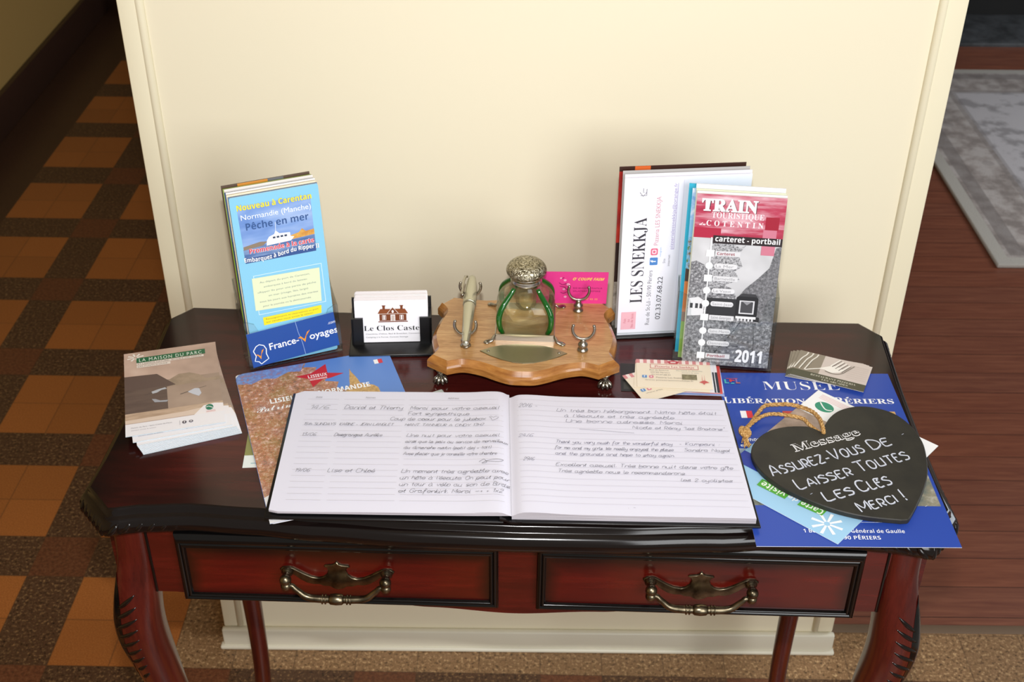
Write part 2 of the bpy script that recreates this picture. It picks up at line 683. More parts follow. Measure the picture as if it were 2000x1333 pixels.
        for st in strokes:
            pts = []
            for a, b in st:
                a, b = a * sx + slant * b * k, b * k
                pts.append((x + a * cr - b * sr, y + a * sr + b * cr))
            self.line(pts, lw, c, z=z)
            if double:
                self.line([(a + rnd.uniform(-.3, .3) * lw, b + lw * 0.35) for a, b in pts], lw * 0.6, double, z=z + 0.01)

    def out(self, name, parent=None, loc=(0, 0, 0), rot=(0, 0, 0), ox=0.0, oy=0.0, warp=None):
        if warp:
            xf = lambda x, y, z: warp(x - ox, y - oy, z)
        else:
            xf = lambda x, y, z: ((x - ox) * 0.001, (y - oy) * 0.001, z * 0.001)
        return self.build(name, parent, loc, rot, xf)


H = 0.730  # height of the table top

# ------------------------------------------------------------------ setting
XL, XR = -0.3912, 0.6014
m_cream = mat('cream_paint', '#eee5ca', 0.55)
t = NT(m_cream)
t.bump(t.noise(t.coords('Object'), 60, 3), 0.04, 0.002)
m_cream2 = mat('cream_paint_satin', '#f1e9cc', 0.38)
m_skirt = mat('skirting_paint', '#e4dfcc', 0.38)

b = MB()
b.box(XL, XR, 0, 0.14, 0, 2.5, m_cream)
struct(b.build('wall_back'))
b = MB()
for x in (XL, XR - 0.026):
    b.box(x, x + 0.026, -0.004, 0.0, 0.045, 2.5, m_cream2, 0.0015)
struct(b.build('trim_1'))
b = MB()
for x in (XL + 0.0255, XR - 0.0275):
    b.tube([(x, 0, 0.045), (x, 0, 2.5)], 0.0058, m_cream2, 12)
struct(b.build('trim_2'))
b = MB()
b.box(XL - 0.004, XR + 0.004, -0.011, 0.0, 0.0, 0.042, m_skirt, 0.003)
b.box(XL - 0.009, XR + 0.007, -0.016, -0.002, 0.0, 0.008, m_skirt, 0.003)
struct(b.build('baseboard_back'))

# tiled hall floor: 10 cm stoneware tiles, ochre fields of 2 x 2 with brown bands
m_tile = mat('stoneware_tiles', '#8a5a34', 0.33)
t = NT(m_tile)
TX, TY, TA, TS = -1.2572, 1.6543, -0.0106, 0.10
o = t.sep(t.coords('Object'))
ca, sa = math.cos(TA) / TS, math.sin(TA) / TS
gx = t.math('ADD', t.math('MULTIPLY', t.math('SUBTRACT', o[0], TX), ca), t.math('MULTIPLY', t.math('SUBTRACT', o[1], TY), sa))
gy = t.math('SUBTRACT', t.math('MULTIPLY', t.math('SUBTRACT', o[1], TY), ca), t.math('MULTIPLY', t.math('SUBTRACT', o[0], TX), sa))
ix, iy = t.math('FLOOR', gx), t.math('FLOOR', gy)
mx = t.math('FLOORED_MODULO', ix, 3.0)
my = t.math('FLOORED_MODULO', iy, 3.0)
bx = t.math('GREATER_THAN', mx, 1.5)              # band column
by = t.math('LESS_THAN', my, 0.5)                 # band row
fine = t.noise(t.coords('Object'), 420, 2, 0.6)
fine2 = t.noise(t.coords('Object', loc=(3, 1, 0)), 170, 3, 0.75)
ochre = t.ramp(fine, [(0.3, '#975729'), (0.55, '#ad6932'), (0.75, '#bd7a3f')])
brown = t.ramp(fine2, [(0.36, '#1d140f'), (0.46, '#5c3e29'), (0.54, '#4d3628'), (0.64, '#94714a')])
red = t.ramp(fine2, [(0.33, '#50301f'), (0.5, '#6e3f28'), (0.68, '#7f5437')])
tan = t.ramp(fine2, [(0.36, '#4f3a28'), (0.46, '#96744f'), (0.54, '#8c6b4c'), (0.64, '#cdaa7c')])
plain = t.ramp(fine2, [(0.3, '#3a2618'), (0.7, '#54392a')])
anyband = t.math('MAXIMUM', bx, by)
cross = t.math('MULTIPLY', bx, by)
c = t.mix(anyband, ochre, brown)
c = t.mix(cross, c, red)
c = t.mix(t.math('LESS_THAN', ix, -0.5), c, plain)
border = t.math('MULTIPLY', t.math('GREATER_THAN', ix, 7.5), t.math('GREATER_THAN', iy, -17.5))
c = t.mix(border, c, tan)
wn = t.n('ShaderNodeTexWhiteNoise', noise_dimensions='2D')
cv = t.n('ShaderNodeCombineXYZ')
t.l(ix, cv.inputs[0])
t.l(iy, cv.inputs[1])
t.l(cv.outputs[0], wn.inputs['Vector'])
c = t.mix(t.math('MULTIPLY', wn.outputs['Value'], 0.18), c, '#3c2a1c')
fx, fy = t.math('FRACT', gx), t.math('FRACT', gy)
ed = t.math('MINIMUM', t.math('MINIMUM', fx, t.math('SUBTRACT', 1.0, fx)), t.math('MINIMUM', fy, t.math('SUBTRACT', 1.0, fy)))
gr = t.math('LESS_THAN', ed, 0.012)
c = t.mix(t.math('MULTIPLY', gr, 0.45), c, '#4a3524')
t.color(c)
b = MB()
b.add([(-1.46, -2.6, 0), (XR + 0.6, -2.6, 0), (XR + 0.6, 0.045, 0), (-1.46, 0.045, 0)], [(0, 1, 2, 3)], m_tile)
b.add([(-1.46, 0.045, 0), (-0.3, 0.045, 0), (-0.3, 3.6, 0), (-1.46, 3.6, 0)], [(0, 1, 2, 3)], m_tile)
struct(b.build('floor'))

# wooden floor of the next room
m_wood = mat('floorboards_mahogany', '#5a2c1c', 0.36)
t = NT(m_wood)
o = t.sep(t.coords('Object'))
row = t.math('FLOOR', t.math('DIVIDE', o[1], 0.072))
frac = t.math('FRACT', t.math('DIVIDE', o[1], 0.072))
cv = t.n('ShaderNodeCombineXYZ')
t.l(row, cv.inputs[0])
wn = t.n('ShaderNodeTexWhiteNoise', noise_dimensions='2D')
t.l(cv.outputs[0], wn.inputs['Vector'])
grain = t.noise(t.coords('Object', (1.6, 22, 1)), 5, 6, 0.6, 0.5)
c = t.ramp(grain, [(0.3, '#6c3b2b'), (0.52, '#7a4632'), (0.72, '#89523c')])
c = t.mix(t.math('MULTIPLY', wn.outputs['Value'], 0.45), c, t.ramp(grain, [(0.3, '#633a30'), (0.7, '#7e5341')]))
c = t.mix(t.math('MULTIPLY', t.math('LESS_THAN', frac, 0.03), 0.7), c, '#20100a')
t.color(c)
b = MB()
b.box(0.30, 3.4, 0.045, 2.76, -0.02, 0.0, m_wood)
struct(b.build('floor_boards'))
m_thr = mat('threshold_stone', '#6e5a48', 0.5)
b = MB()
b.box(XR + 0.002, 1.9, 0.036, 0.054, -0.01, 0.0015, m_thr, 0.0005)
struct(b.build('trim_3'))

# dark hearth slab and stove recess at the far end of that room
m_hearth = mat('slate_hearth', '#3b3d40', 0.6)
t = NT(m_hearth)
t.color(t.ramp(t.noise(t.coords('Object'), 14, 5, 0.65), [(0.35, '#2b2d30'), (0.6, '#474a4e')]))
b = MB()
b.box(0.9, 3.4, 2.762, 3.06, -0.01, 0.012, m_hearth, 0.003)
tag(b.build('hearth_slab'), 'dark grey slate hearth slab behind the patterned rug', 'hearth')
b = MB()
b.box(0.9, 3.4, 3.06, 3.2, 0, 2.4, mat('soot_black', '#0c0c0d', 0.6))
struct(b.build('wall_right'))

b = MB()
b.box(-1.6, 3.4, -1.2, 3.62, 2.5, 2.6, mat('ceiling_white', '#d9d4c8', 0.7))
struct(b.build('ceiling'))  # unseen ceiling, added to keep ambient light off the corridor and floors

# corridor on the left
m_hall = mat('corridor_paint', '#b08f52', 0.55)
b = MB()
b.box(-1.6, -1.445, -2.6, 3.6, 0, 2.5, m_hall)
struct(b.build('wall_left'))
b = MB()
b.box(-1.445, -1.425, -2.6, 3.6, 0, 0.115, mat('dark_tile_skirting', '#3a241a', 0.4), 0.003)
struct(b.build('baseboard_left'))
b = MB()
b.box(-1.6, 0.3, 3.5, 3.62, 0, 2.5, mat('dark_doorway', '#17120f', 0.6))
struct(b.build('wall_far'))
b = MB()
b.box(-1.20, -1.10, 2.92, 2.97, 0, 2.2, mat('door_jamb_wood', '#4b3020', 0.5), 0.004)
struct(b.build('trim_4'))
b = MB()
b.tube([(-1.275, 2.83, 0.012), (-1.245, 2.83, 0.014), (-1.20, 2.86, 0.03)], [0.011, 0.012, 0.009], mat('doorstop_grey', '#b9b6b0', 0.4), 10)
tag(b.build('doorstop'), 'small pale doorstop on the dark corridor floor', 'doorstop')

# rug
m_rug = mat('rug_pile', '#a9a6a8', 0.95, spec=0.1)
t = NT(m_rug)
o = t.sep(t.coords('Object'))
dx = t.math('SUBTRACT', 0.62, t.math('ABSOLUTE', o[0]))
dy = t.math('SUBTRACT', 0.64, t.math('ABSOLUTE', o[1]))
d = t.math('MINIMUM', dx, dy)
base = t.ramp(t.noise(t.coords('Object', (9, 9, 9)), 2.2, 3, 0.6), [(0.36, '#8f8784'), (0.5, '#a8a09d'), (0.62, '#b9b3b1')])
orn = t.n('ShaderNodeTexVoronoi')
orn.inputs['Scale'].default_value = 11
t.l(t.coords('Object'), orn.inputs['Vector'])
base = t.mix(t.math('MULTIPLY', t.math('LESS_THAN', orn.outputs['Distance'], 0.2), 0.35), base, '#827a78')
cen = t.ramp(t.noise(t.coords('Object'), 16, 3), [(0.38, '#9a979a'), (0.5, '#bfbcc0')])
c = t.mix(t.math('GREATER_THAN', d, 0.195), base, cen)
ring = lambda a, b_: t.math('MULTIPLY', t.math('GREATER_THAN', d, a), t.math('LESS_THAN', d, b_))
c = t.mix(t.math('MULTIPLY', ring(0.045, 0.085), 0.6), c, '#7c7675')
c = t.mix(t.math('MULTIPLY', ring(0.18, 0.205), 0.45), c, '#807a79')
c = t.mix(t.math('LESS_THAN', d, 0.035), c, '#b5b2ac')
t.color(c)
t.bump(t.noise(t.coords('Object'), 260, 2), 0.5, 0.003)
b = MB()
b.box(-0.62, 0.62, -0.64, 0.64, 0.0, 0.012, m_rug, 0.004)
tag(b.build('rug', loc=(1.893, 1.8825, 0.0)), 'pale grey patterned rug on the red-brown floorboards', 'rug')

# ------------------------------------------------------------------ console table
TL = Vector((0.084, -0.327, 0))
TYAW = -0.0256
table = thing('console_table', 'dark mahogany console table with two drawers and carved cabriole legs', 'table', TL, (0, 0, TYAW))
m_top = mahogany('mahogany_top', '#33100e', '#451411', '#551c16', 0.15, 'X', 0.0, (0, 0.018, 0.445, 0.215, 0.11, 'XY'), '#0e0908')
m_top.node_tree.nodes['Principled BSDF'].inputs['Specular IOR Level'].default_value = 0.38
m_red = mahogany('mahogany_red', '#360806', '#490d09', '#5a150f', 0.25, 'X', 0.4)
m_legw = mahogany('mahogany_leg', '#3a0b08', '#4c130d', '#5d1e15', 0.25, 'Z', 0.4)
m_black = mat('ebonised_edge', '#090808', 0.13)
m_edge = mat('ebonised_molding', '#100a09', 0.14)


def front_y(x):
    k = [(0, -.1895), (.1, -.188), (.2, -.182), (.27, -.1755), (.33, -.172), (.38, -.176), (.414, -.184)]
    x = abs(x)
    for (a, p), (b_, q) in zip(k, k[1:]):
        if x <= b_:
            u = (x - a) / (b_ - a)
            u = u * u * (3 - 2 * u) if a > 0 else u
            return p + (q - p) * u
    return k[-1][1]


ol = [(-.414 + .828 * i / 48, 0) for i in range(49)]
ol = [(x, front_y(x)) for x, _ in ol]
ol += [(.451, -.142), (.4475, -.09), (.4455, 0), (.4455, .08), (.448, .16), (.4495, .183), (.42, .2185)]
ol += [(.25, .2155), (0, .2145), (-.25, .2155), (-.42, .2185), (-.4495, .183), (-.448, .16), (-.4455, .08), (-.4455, 0), (-.4475, -.09), (-.451, -.142)]
b = MB()
b.prism(ol, [(0.030, 0.7), (0.010, 0.700), (0.004, 0.7005), (0.0015, 0.7035), (0.0, 0.708), (0.0005, 0.713), (0.0025, 0.7175), (0.0055, 0.7205), (0.0085, 0.7215),
             (0.0098, 0.7222), (0.0104, 0.7275), (0.0118, 0.7294), (0.0135, 0.73)], m_edge, True, True, True, m_top)
b.build('tabletop', table)
# rope and fluted carving of the edge near the corners
b = MB()
flat_ol = [Vector((p[0], p[1])) for p in ol]


def ridge(p, tang, size=1.0, lean=0.9):
    tv = Vector((tang[0], tang[1], 0)).normalized()
    nv = Vector((tv.y, -tv.x, 0))
    ax = (tv * lean + Vector((0, 0, 1.0)) + nv * -0.25).normalized()
    q = Vector((0, 0, 1)).rotation_difference(ax).to_matrix()
    b.ball((p[0] - nv.x * 0.0025, p[1] - nv.y * 0.0025, 0.7100), 0.0034 * size, m_edge, 1, 1, 2.3, q, 12, 8)


for sx in (-1, 1):
    b = MB()
    c0, c1 = Vector((.414 * sx, -.184)), Vector((.451 * sx, -.142))
    for k in range(6):
        ridge(c0.lerp(c1, (k + 0.6) / 6.2), (c1 - c0) * sx, 1.15, 0.1)
    for k in range(6):
        x = .405 - .0125 * k
        ridge((x * sx, front_y(x)), (1, 0), 1.15 - .07 * k, 0.9 * -sx)
    for k in range(7):
        ridge(Vector((.4505 * sx, -.135)).lerp(Vector((.4475 * sx, -.06)), k / 7), (0, sx), 1.1 - .06 * k, 0.9)
    b.build('carved_corner', table)
    b = MB()
    c0, c1 = Vector((.4495 * sx, .183)), Vector((.42 * sx, .2185))
    for k in range(5):
        ridge(c0.lerp(c1, (k + .5) / 5), (c1 - c0) * sx, 1.15, 0.2 * sx)
    for k in range(6):
        ridge(Vector((.4485 * sx, .178)).lerp(Vector((.4455 * sx, .10)), k / 6), (0, sx), 1.1 - .06 * k, -0.9)
    b.build('carved_corner', table)



def apron_z(x):
    k = [(0, .5905), (.09, .5965), (.16, .6045), (.215, .607), (.26, .603), (.30, .6), (.335, .6035), (.355, .6085), (.40, .6085)]
    x = abs(x)
    for (a, p), (b_, q) in zip(k, k[1:]):
        if x <= b_:
            u = (x - a) / (b_ - a)
            return p + (q - p) * (u * u * (3 - 2 * u))
    return k[-1][1]


# front apron with shaped lower edge
b = MB()
xs = [-.385 + .77 * i / 88 for i in range(89)]
pz = [(x, 0.700) for x in reversed(xs)] + [(x, apron_z(x)) for x in xs]
n = len(pz)
vs = [(x, -.163, z) for x, z in pz] + [(x, -.145, z) for x, z in pz]
half = len(xs)
fs = []
for i in range(half - 1):
    ta, tb = half - 1 - i, half - 2 - i
    ba, bb = half + i, half + i + 1
    fs.append((ba, bb, tb, ta))
    fs.append((n + ta, n + tb, n + bb, n + ba))
    fs.append((ba, n + ba, n + bb, bb))
b.add(vs, fs, m_red)
# the plain block over each front leg's inner side has a dark vertical bead
for sx in (-1, 1):
    b.box(.3795 * sx - .0013, .3795 * sx + .0013, -.1645, -.16, .609, .70, m_black, .0005)
b.build('front_apron', table)
for sx in (-1, 1):
    b = MB()
    b.box(sx * .42 - .008, sx * .42 + .008, -.14, .17, .612, .700, m_red)
    b.build('side_apron', table)
b = MB()
b.box(-.39, .39, .168, .184, .612, .700, m_red)
b.build('rear_apron', table)


def cabriole(sx, sy, carved=True):
    prof = [(.7, 0, .0185, .5), (.66, .001, .0190, .5), (.63, .005, .0215, .45), (.60, .010, .0245, .35), (.57, .014, .0260, .25), (.54, .0135, .0258, .2),
            (.50, .008, .0240, .15), (.45, .000, .0212, .1), (.39, -.010, .0182, .05), (.32, -.018, .0158, 0), (.24, -.0215, .0140, 0), (.17, -.020, .0130, 0),
            (.11, -.013, .0128, 0), (.06, -.001, .0140, 0), (.03, .010, .0175, 0), (.012, .014, .0205, 0), (.0, .014, .0190, 0)]
    if not carved:
        prof = [(.7, 0, .017, .5), (.62, .001, .0172, .5), (.52, .002, .0165, .3), (.40, -.001, .0150, .2), (.28, -.006, .0135, .1), (.16, -.008, .0122, 0),
                (.08, -.002, .0122, 0), (.03, .009, .0145, 0), (.0, .012, .0155, 0)]
    cx, cy = ((.397, -.148) if carved else (.388, .165))
    cx, cy = cx * sx, cy
    dg = Vector((sx, sy, 0)).normalized()
    fine = spline(prof, 4)
    seg = 28

    def pt(row, a, k=1.0):
        z, d, r, sq = row
        ca_, sa_ = math.cos(a), math.sin(a)
        e = 1.0 + sq * (1 / max(abs(ca_), abs(sa_)) - 1.0)
        return Vector((cx + dg.x * d + ca_ * r * e * k, cy + dg.y * d + sa_ * r * e * k, z))
    b = MB()
    vs = [pt(rw, 2 * PI * i / seg) for rw in fine for i in range(seg)]
    fs = [(k * seg + i, k * seg + (i + 1) % seg, (k + 1) * seg + (i + 1) % seg, (k + 1) * seg + i) for k in range(len(fine) - 1) for i in range(seg)]
    fs = [f[::-1] for f in fs]
    fs.append(tuple(range(seg)))
    fs.append(tuple(reversed(range((len(fine) - 1) * seg, len(fine) * seg))))
    b.add(vs, fs, m_legw, True)
    leg = b.build('leg', table)
    if carved:
        # ebonised acanthus ridges on the outer face of the knee
        b = MB()
        sg = 1 if sx > 0 else -1
        a0 = R(-76) if sx > 0 else R(-104)
        rows = [rw for rw in fine if .47 <= rw[0] <= .64]
        vs, fs = [], []
        m_ = 11
        for k, rw in enumerate(rows):
            u = k / (len(rows) - 1)
            wd = math.sin(PI * u) ** 0.6
            for i in range(m_):
                vs.append(pt(rw, a0 + sg * (R(38) + wd * R(-26 + 78 * i / (m_ - 1))), 1.012))
        for k in range(len(rows) - 1):
            for i in range(m_ - 1):
                q = (k * m_ + i, k * m_ + i + 1, (k + 1) * m_ + i + 1, (k + 1) * m_ + i)
                fs.append(q if sg < 0 else q[::-1])
        b.add(vs, fs, m_black, True)
        for k in range(9):
            z = .615 - k * .0150
            ln = [34, 42, 46, 46, 44, 40, 36, 30, 24][k]
            pts = []
            for i in range(7):
                u = i / 6
                zz = z - u * (.020 - .0008 * k)
                j = max(j_ for j_ in range(len(fine)) if fine[j_][0] >= zz)
                f0, f1 = fine[j], fine[min(j + 1, len(fine) - 1)]
                w_ = (f0[0] - zz) / max(1e-6, f0[0] - f1[0])
                r_ = tuple(p + (q - p) * w_ for p, q in zip(f0, f1))
                pts.append(pt(r_, a0 + sg * R(-ln * .62 + ln * 1.25 * u), .975))
            b.tube(pts, [.0006, .0016, .0023, .0026, .0026, .0021, .0010], m_edge, 8)
        b.build('knee_carving', leg)


for sx in (-1, 1):
    cabriole(sx, -1)
    cabriole(sx, 1, False)

m_brass = mat('antique_brass', '#6e6450', 0.3, 1.0)
t = NT(m_brass)
t.color(t.ramp(t.noise(t.coords('Object'), 70, 3), [(0.35, '#4f4738'), (0.65, '#8b8069')]))

for (x0, x1) in ((-.3485, -.0165), (.0225, .3545)):
    cx = (x0 + x1) / 2
    zb, zt = .6065, .699
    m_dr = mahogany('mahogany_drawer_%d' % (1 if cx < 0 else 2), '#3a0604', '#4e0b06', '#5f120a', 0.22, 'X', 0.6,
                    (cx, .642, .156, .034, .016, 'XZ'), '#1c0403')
    b = MB()
    # frame of ebonised molding: outer block, bevel in to the panel
    rings = [(0, 0, -.160), (0, 0, -.1690)]
    for k in range(1, 8):      # outer ovolo, wider along the top
        u = PI / 2 * k / 7
        rings.append((.0045 * (1 - math.cos(u)), .0105 * (1 - math.cos(u)), -.1690 - .0045 * math.sin(u)))
    for k in range(9):         # thin inner bead
        u = PI * k / 8
        rings.append((.0050 + .0022 * (1 - math.cos(u)), .0112 + .0040 * (1 - math.cos(u)), -.1700 - .0024 * math.sin(u)))
    rings.append((.0100, .0198, -.1685))
    vs, fs = [], []
    for ins, tp, y in rings:
        vs += [(x0 + ins, y, zb + ins * .8), (x1 - ins, y, zb + ins * .8), (x1 - ins, y, zt - tp), (x0 + ins, y, zt - tp)]
    for side_ in range(4):
        j = (side_ + 1) % 4
        q = [vs[k * 4 + side_] for k in range(len(rings))] + [vs[k * 4 + j] for k in range(len(rings))]
        m_ = len(rings)
        b.add(q, [(k, m_ + k, m_ + k + 1, k + 1) for k in range(m_ - 1)], m_black, True)
    b.add(vs[-4:], [(0, 1, 2, 3)], m_dr)
    dr = b.build('drawer', table)
    # bail handle with batwing back plate
    hx = -.1838 if cx < 0 else .1917
    hz = .6515
    half = [(0, 14), (2.2, 10.8), (5, 9.6), (12, 8.8), (13.5, 6.8), (10.5, 5.2), (9.3, 1.5), (11, -4), (15, -8), (20, -9.4), (27, -8), (34, -4.2), (41, .6), (46, 4.0), (50, 5.2),
            (56, 4.6), (59.5, 1.4), (58, -2.2), (53, -5.2), (49, -3.6), (45, -6.4), (40, -11.4), (33, -16.6), (26, -18.8), (20, -18.6), (15.5, -20.8), (9, -21), (5, -24), (0, -25.5)]
    plate = half + [(-x, z) for x, z in half[-2:0:-1]]
    b = MB()
    pl2 = ccw([(x * .001, z * .001) for x, z in plate])
    b.prism(pl2, [(0, -.0005), (0, .0012), (.0008, .0022)], m_brass, True)
    b.build('handle_plate', dr, (hx, -.1686, hz), (PI / 2, 0, 0))
    b = MB()
    for sx in (-1, 1):
        px = sx * .0515
        b.lathe([(.0058, 0), (.0062, .002), (.0042, .004), (.0038, .008), (.0054, .010), (.0060, .0125), (.0048, .0155), (.001, .0170)], m_brass, 16, (px, 0, 0), (0, -1, 0))
        b.ball((px, -.0125, -.0085), .0056, m_brass)
        b.ball((px, -.0125, -.0005), .0062, m_brass)
    bail = [(-.0515, -.0125, -.0085), (-.0455, -.0128, -.0085), (-.0425, -.0138, -.011), (-.038, -.0142, -.0155), (-.033, -.0150, -.0200), (-.027, -.0155, -.0222), (-.018, -.0157, -.0231),
            (-.008, -.0157, -.0233), (0, -.0157, -.0233)]
    rr = [.003, .003, .003, .0033, .0037, .004, .0042, .0040, .004]
    full = bail + [(-x, y, z) for x, y, z in bail[-2::-1]]
    b.tube(spline(full, 4), [q[0] for q in spline([(r,) for r in rr + rr[-2::-1]], 4)], m_brass, 12)
    for x in (-.0145, -.0112, .0112, .0145):
        b.lathe([(.0035, -.0012), (.0054, -.0006), (.0054, .0006), (.0035, .0012)], m_brass, 16, (x, -.0157, -.0233), (1, 0, 0))
    b.lathe([(.0038, -.008), (.0056, -.006), (.0062, 0), (.0056, .006), (.0038, .008)], m_brass, 18, (0, -.0157, -.0233), (1, 0, 0))
    b.build('bail_handle', dr, (hx, -.171, hz))

# ------------------------------------------------------------------ guest book
book = thing('guest_book', 'open ruled guest book with black covers and handwritten entries', 'book', (.0762, -.5058, 0), (0, 0, -.012))
m_page = mat('page_paper', '#d8d7e5', 0.6, spec=0.3)
m_edges = mat('page_edges', '#d8d3d8', 0.7, spec=0.2)
t = NT(m_edges)
t.color(t.ramp(t.noise(t.coords('Object', (2, 2, 900)), 3, 2), [(0.35, '#8b858c'), (0.6, '#c9c4cb')]))
m_cov = mat('black_leatherette', '#0b0b0d', 0.3)


def zr(x):     # top of right page block, mm above table, x mm from the gutter
    return 15.0 + 2.0 * math.exp(-((x - 20) / 26) ** 2) - 4.0 * math.exp(-(x / 6.5) ** 2) - x * 0.004


def zl(x):     # x mm from the gutter towards the left edge
    return 14.6 + 1.8 * math.exp(-((x - 18) / 20) ** 2) - 4.0 * math.exp(-(x / 6.5) ** 2) - x * 0.010


def slack(x, y, z):     # the opened block sits slightly askew on its spine
    return ((x - .033 * y - .011 * y * x / 240) * .001, y * .001, z * .001)


def book_block(side, depth, wd, th_fn):
    nx = 40
    xs = [wd * (i / nx) ** 1.5 for i in range(nx + 1)]
    top = zl if side < 0 else zr
    s = Sheet(1, 1, 1, m_page)
    s.v, s.f, s.mi, s.sm, s.uv, s.mats = [], [], [], [], [], []
    vs, fs = [], []
    y0, y1 = 1.5, depth
    rc = 5.0
    for x in xs:
        k = max(0.0, rc - (wd - x))
        e = rc - math.sqrt(max(0.0, rc * rc - k * k)) if side < 0 else 0.0
        vs += [(side * x, y0 + e * .5, top(x)), (side * x, y1 - e, top(x)), (side * x, y0 + e * .5, th_fn(x)), (side * x, y1 - e, th_fn(x))]
    for i in range(nx):
        a, c_ = 4 * i, 4 * i + 4
        q = (a, c_, c_ + 1, a + 1)
        fs.append(q if side > 0 else q[::-1])
    s.add(vs, fs, m_page, True)
    fe = []
    for i in range(nx):
        a, c_ = 4 * i, 4 * i + 4
        fe += [(a, a + 2, c_ + 2, c_), (a + 1, c_ + 1, c_ + 3, a + 3)]
    fe.append((4 * nx, 4 * nx + 2, 4 * nx + 3, 4 * nx + 1))
    s.add(vs, fe, m_edges)
    s.w, s.h = wd, depth
    return s, top


pen_c = '#666673'
# right page
s, top = book_block(1, 196, 241, lambda x: 7.4)
w0 = len(s.v)
for k in range(19):
    s.rect(8 + 0.1 * k, 201 - 14 - 9.4 * k - .18, 236 + .1 * k, 201 - 14 - 9.4 * k + .18, '#bdb9c2', 44)


def wr(x, y, x1, txt, h=4.6, lw=.36, seed=1, c=pen_c):
    s.hand(txt, x, 201 - y * 1.02 - 8.5, h * 1.15, c, lw, w=x1 - x, seed=seed, slant=.3, jit=.5, xgap=1.1)


wr(10, 19, 30, '20/6 -', 5.5, seed=3)
wr(52, 24, 228, 'Un très bon hébergement. Notre hôte était', 5.0, seed=4)
wr(60, 33, 180, "à l'écoute et très agréable", 4.6, seed=5)
wr(61, 42, 188, 'Une bonne adresse. Merci', 4.8, seed=6)
wr(133, 51, 232, 'Nicole et Rémy "les Bretons"', 4.4, seed=7)
s.line(spline([(75, 201 - 63), (100, 201 - 65), (120, 201 - 67), (134, 201 - 68)], 8), .4, '#777684')
wr(9, 70, 24, '24/6', 4.4, .35, seed=8, c='#77768a')
wr(48, 78, 172, 'Thank you very much for the wonderful stay', 4.4, .38, seed=9, c='#66657a')
wr(180, 77, 222, '- Kampani :', 4.4, .38, seed=10, c='#66657a')
wr(47, 87.5, 172, 'for me and my girls. We really enjoyed the place', 4.2, .38, seed=11, c='#5a5a6a')
wr(184, 87, 232, 'Sandra Nagel', 4.2, .38, seed=12)
wr(47, 97, 172, 'and the grounds and hope to stay again.', 4.2, .38, seed=13, c='#66657a')
wr(13, 109, 24, '29/6', 4.6, seed=14)
wr(47, 115, 230, 'Excellent accueil. Très bonne nuit dans votre gîte', 4.6, .4, seed=15)
wr(48, 125, 180, 'Très agréable nous le recommanderons.', 4.4, seed=16)
wr(174, 135, 226, 'les 2 cyclistes', 4.2, seed=17)
s.hand('. -', 116, 201 - 189, 4, '#88869a', .4, w=7, seed=18)
topz = top
w1 = w0
s.v = s.v[:w0] + [(x, y, topz(x) + z + .05) for x, y, z in s.v[w0:]]
s.out('page_block', book, warp=slack)
# left page
s, top = book_block(-1, 202, 241, lambda x: 11.0 + max(0, 40 - x) * .02 - x * .006)
w0 = len(s.v)
L = 241
for k in range(19):
    y = 201 - 14 - 9.4 * k
    for a, b_ in ((15, 50), (56, 124), (129, 234)):
        s.rect(a - L, y - .18, b_ - L, y + .18, '#bdb9c2', 16)


def wl(x, y, x1, txt, h=4.8, lw=.36, seed=1, c=pen_c):
    s.hand(txt, x - L, 201 - y * 1.08 - 8.5, h * 1.12, c, lw, w=x1 - x, seed=seed, slant=.3, jit=.5, xgap=1.1)


for q, x in (('Date', 24), ('Names', 80), ('Address', 172)):
    s.text(q, x - L, 201 - 13, 2.6, '#8a8790', style='italic')
wl(20, 23, 40, '14/6', 6, seed=21)
wl(58, 22.5, 122, 'Daniel et Thierry', 5.6, .4, seed=22)
wl(131, 22.5, 229, 'Merci pour votre accueil', 5.2, .4, seed=23)
wl(129, 31.5, 196, 'Fort sympathique', 4.8, .4, seed=24)
wl(110, 40.5, 214, 'Coup de coeur pour le jukebox', 4.8, .4, seed=25)
s.line([(a - L, 201 - c_ - 12) for a, c_ in ((221, 37.5), (218.5, 35), (220.5, 34), (223, 36), (226, 34), (229, 35), (227, 38), (222, 41.5), (220.5, 38))], .4, pen_c)
wl(17, 49.5, 114, '15th SUNDAYS  KARINE - JEAN LANGLET', 3.6, .4, seed=26)
wl(127, 49.5, 212, 'MANT TANNIEUR A CINDY 17H7', 3.4, .4, seed=27)
wl(17, 67, 32, '13/06', 4.8, seed=28)
wl(52, 67, 103, 'Desgranges Aurélie', 4.6, .4, seed=29)
wl(130, 67, 229, 'Une nuit pour votre accueil', 4.8, seed=30)
wl(129, 76.5, 238, 'ainsi que la paix au service de merveilleux', 4.4, seed=31)
wl(128, 86, 220, 'du dimanche matin (petit dej + toit)', 4.4, seed=32)
wl(128, 95.5, 226, 'Avec plaisir que je conseille votre chambre', 4.4, seed=33)
s.line(spline([(a - L, 201 - c_ - 17) for a, c_ in ((208, 106), (213, 102), (216, 107), (211, 108), (220, 103), (233, 102), (228, 106), (214, 105))], 5), .45, pen_c)
wl(18, 122, 33, '19/06', 4.8, seed=34)
wl(52, 122, 100, 'Lise et Chloé', 5.2, .4, seed=35)
wl(128, 122, 238, 'Un moment très agréable avec', 5.0, .4, seed=36)
wl(127, 131.5, 239, "un hôte à l'écoute. On peut pour", 5.0, .4, seed=37)
wl(127, 141, 239, 'un tour à vélo au son de Birds', 5.0, .4, seed=38)
wl(127, 150.5, 232, 'et Grafenkirk. Merci ~+ + 1x2', 5.0, .4, seed=39)
s.v = s.v[:w0] + [(x, y, top(-x) + z + .05) for x, y, z in s.v[w0:]]
s.out('page_block', book, warp=slack)
for o_ in book.children:
    o_.location.z = H
b = MB()
ns = 12
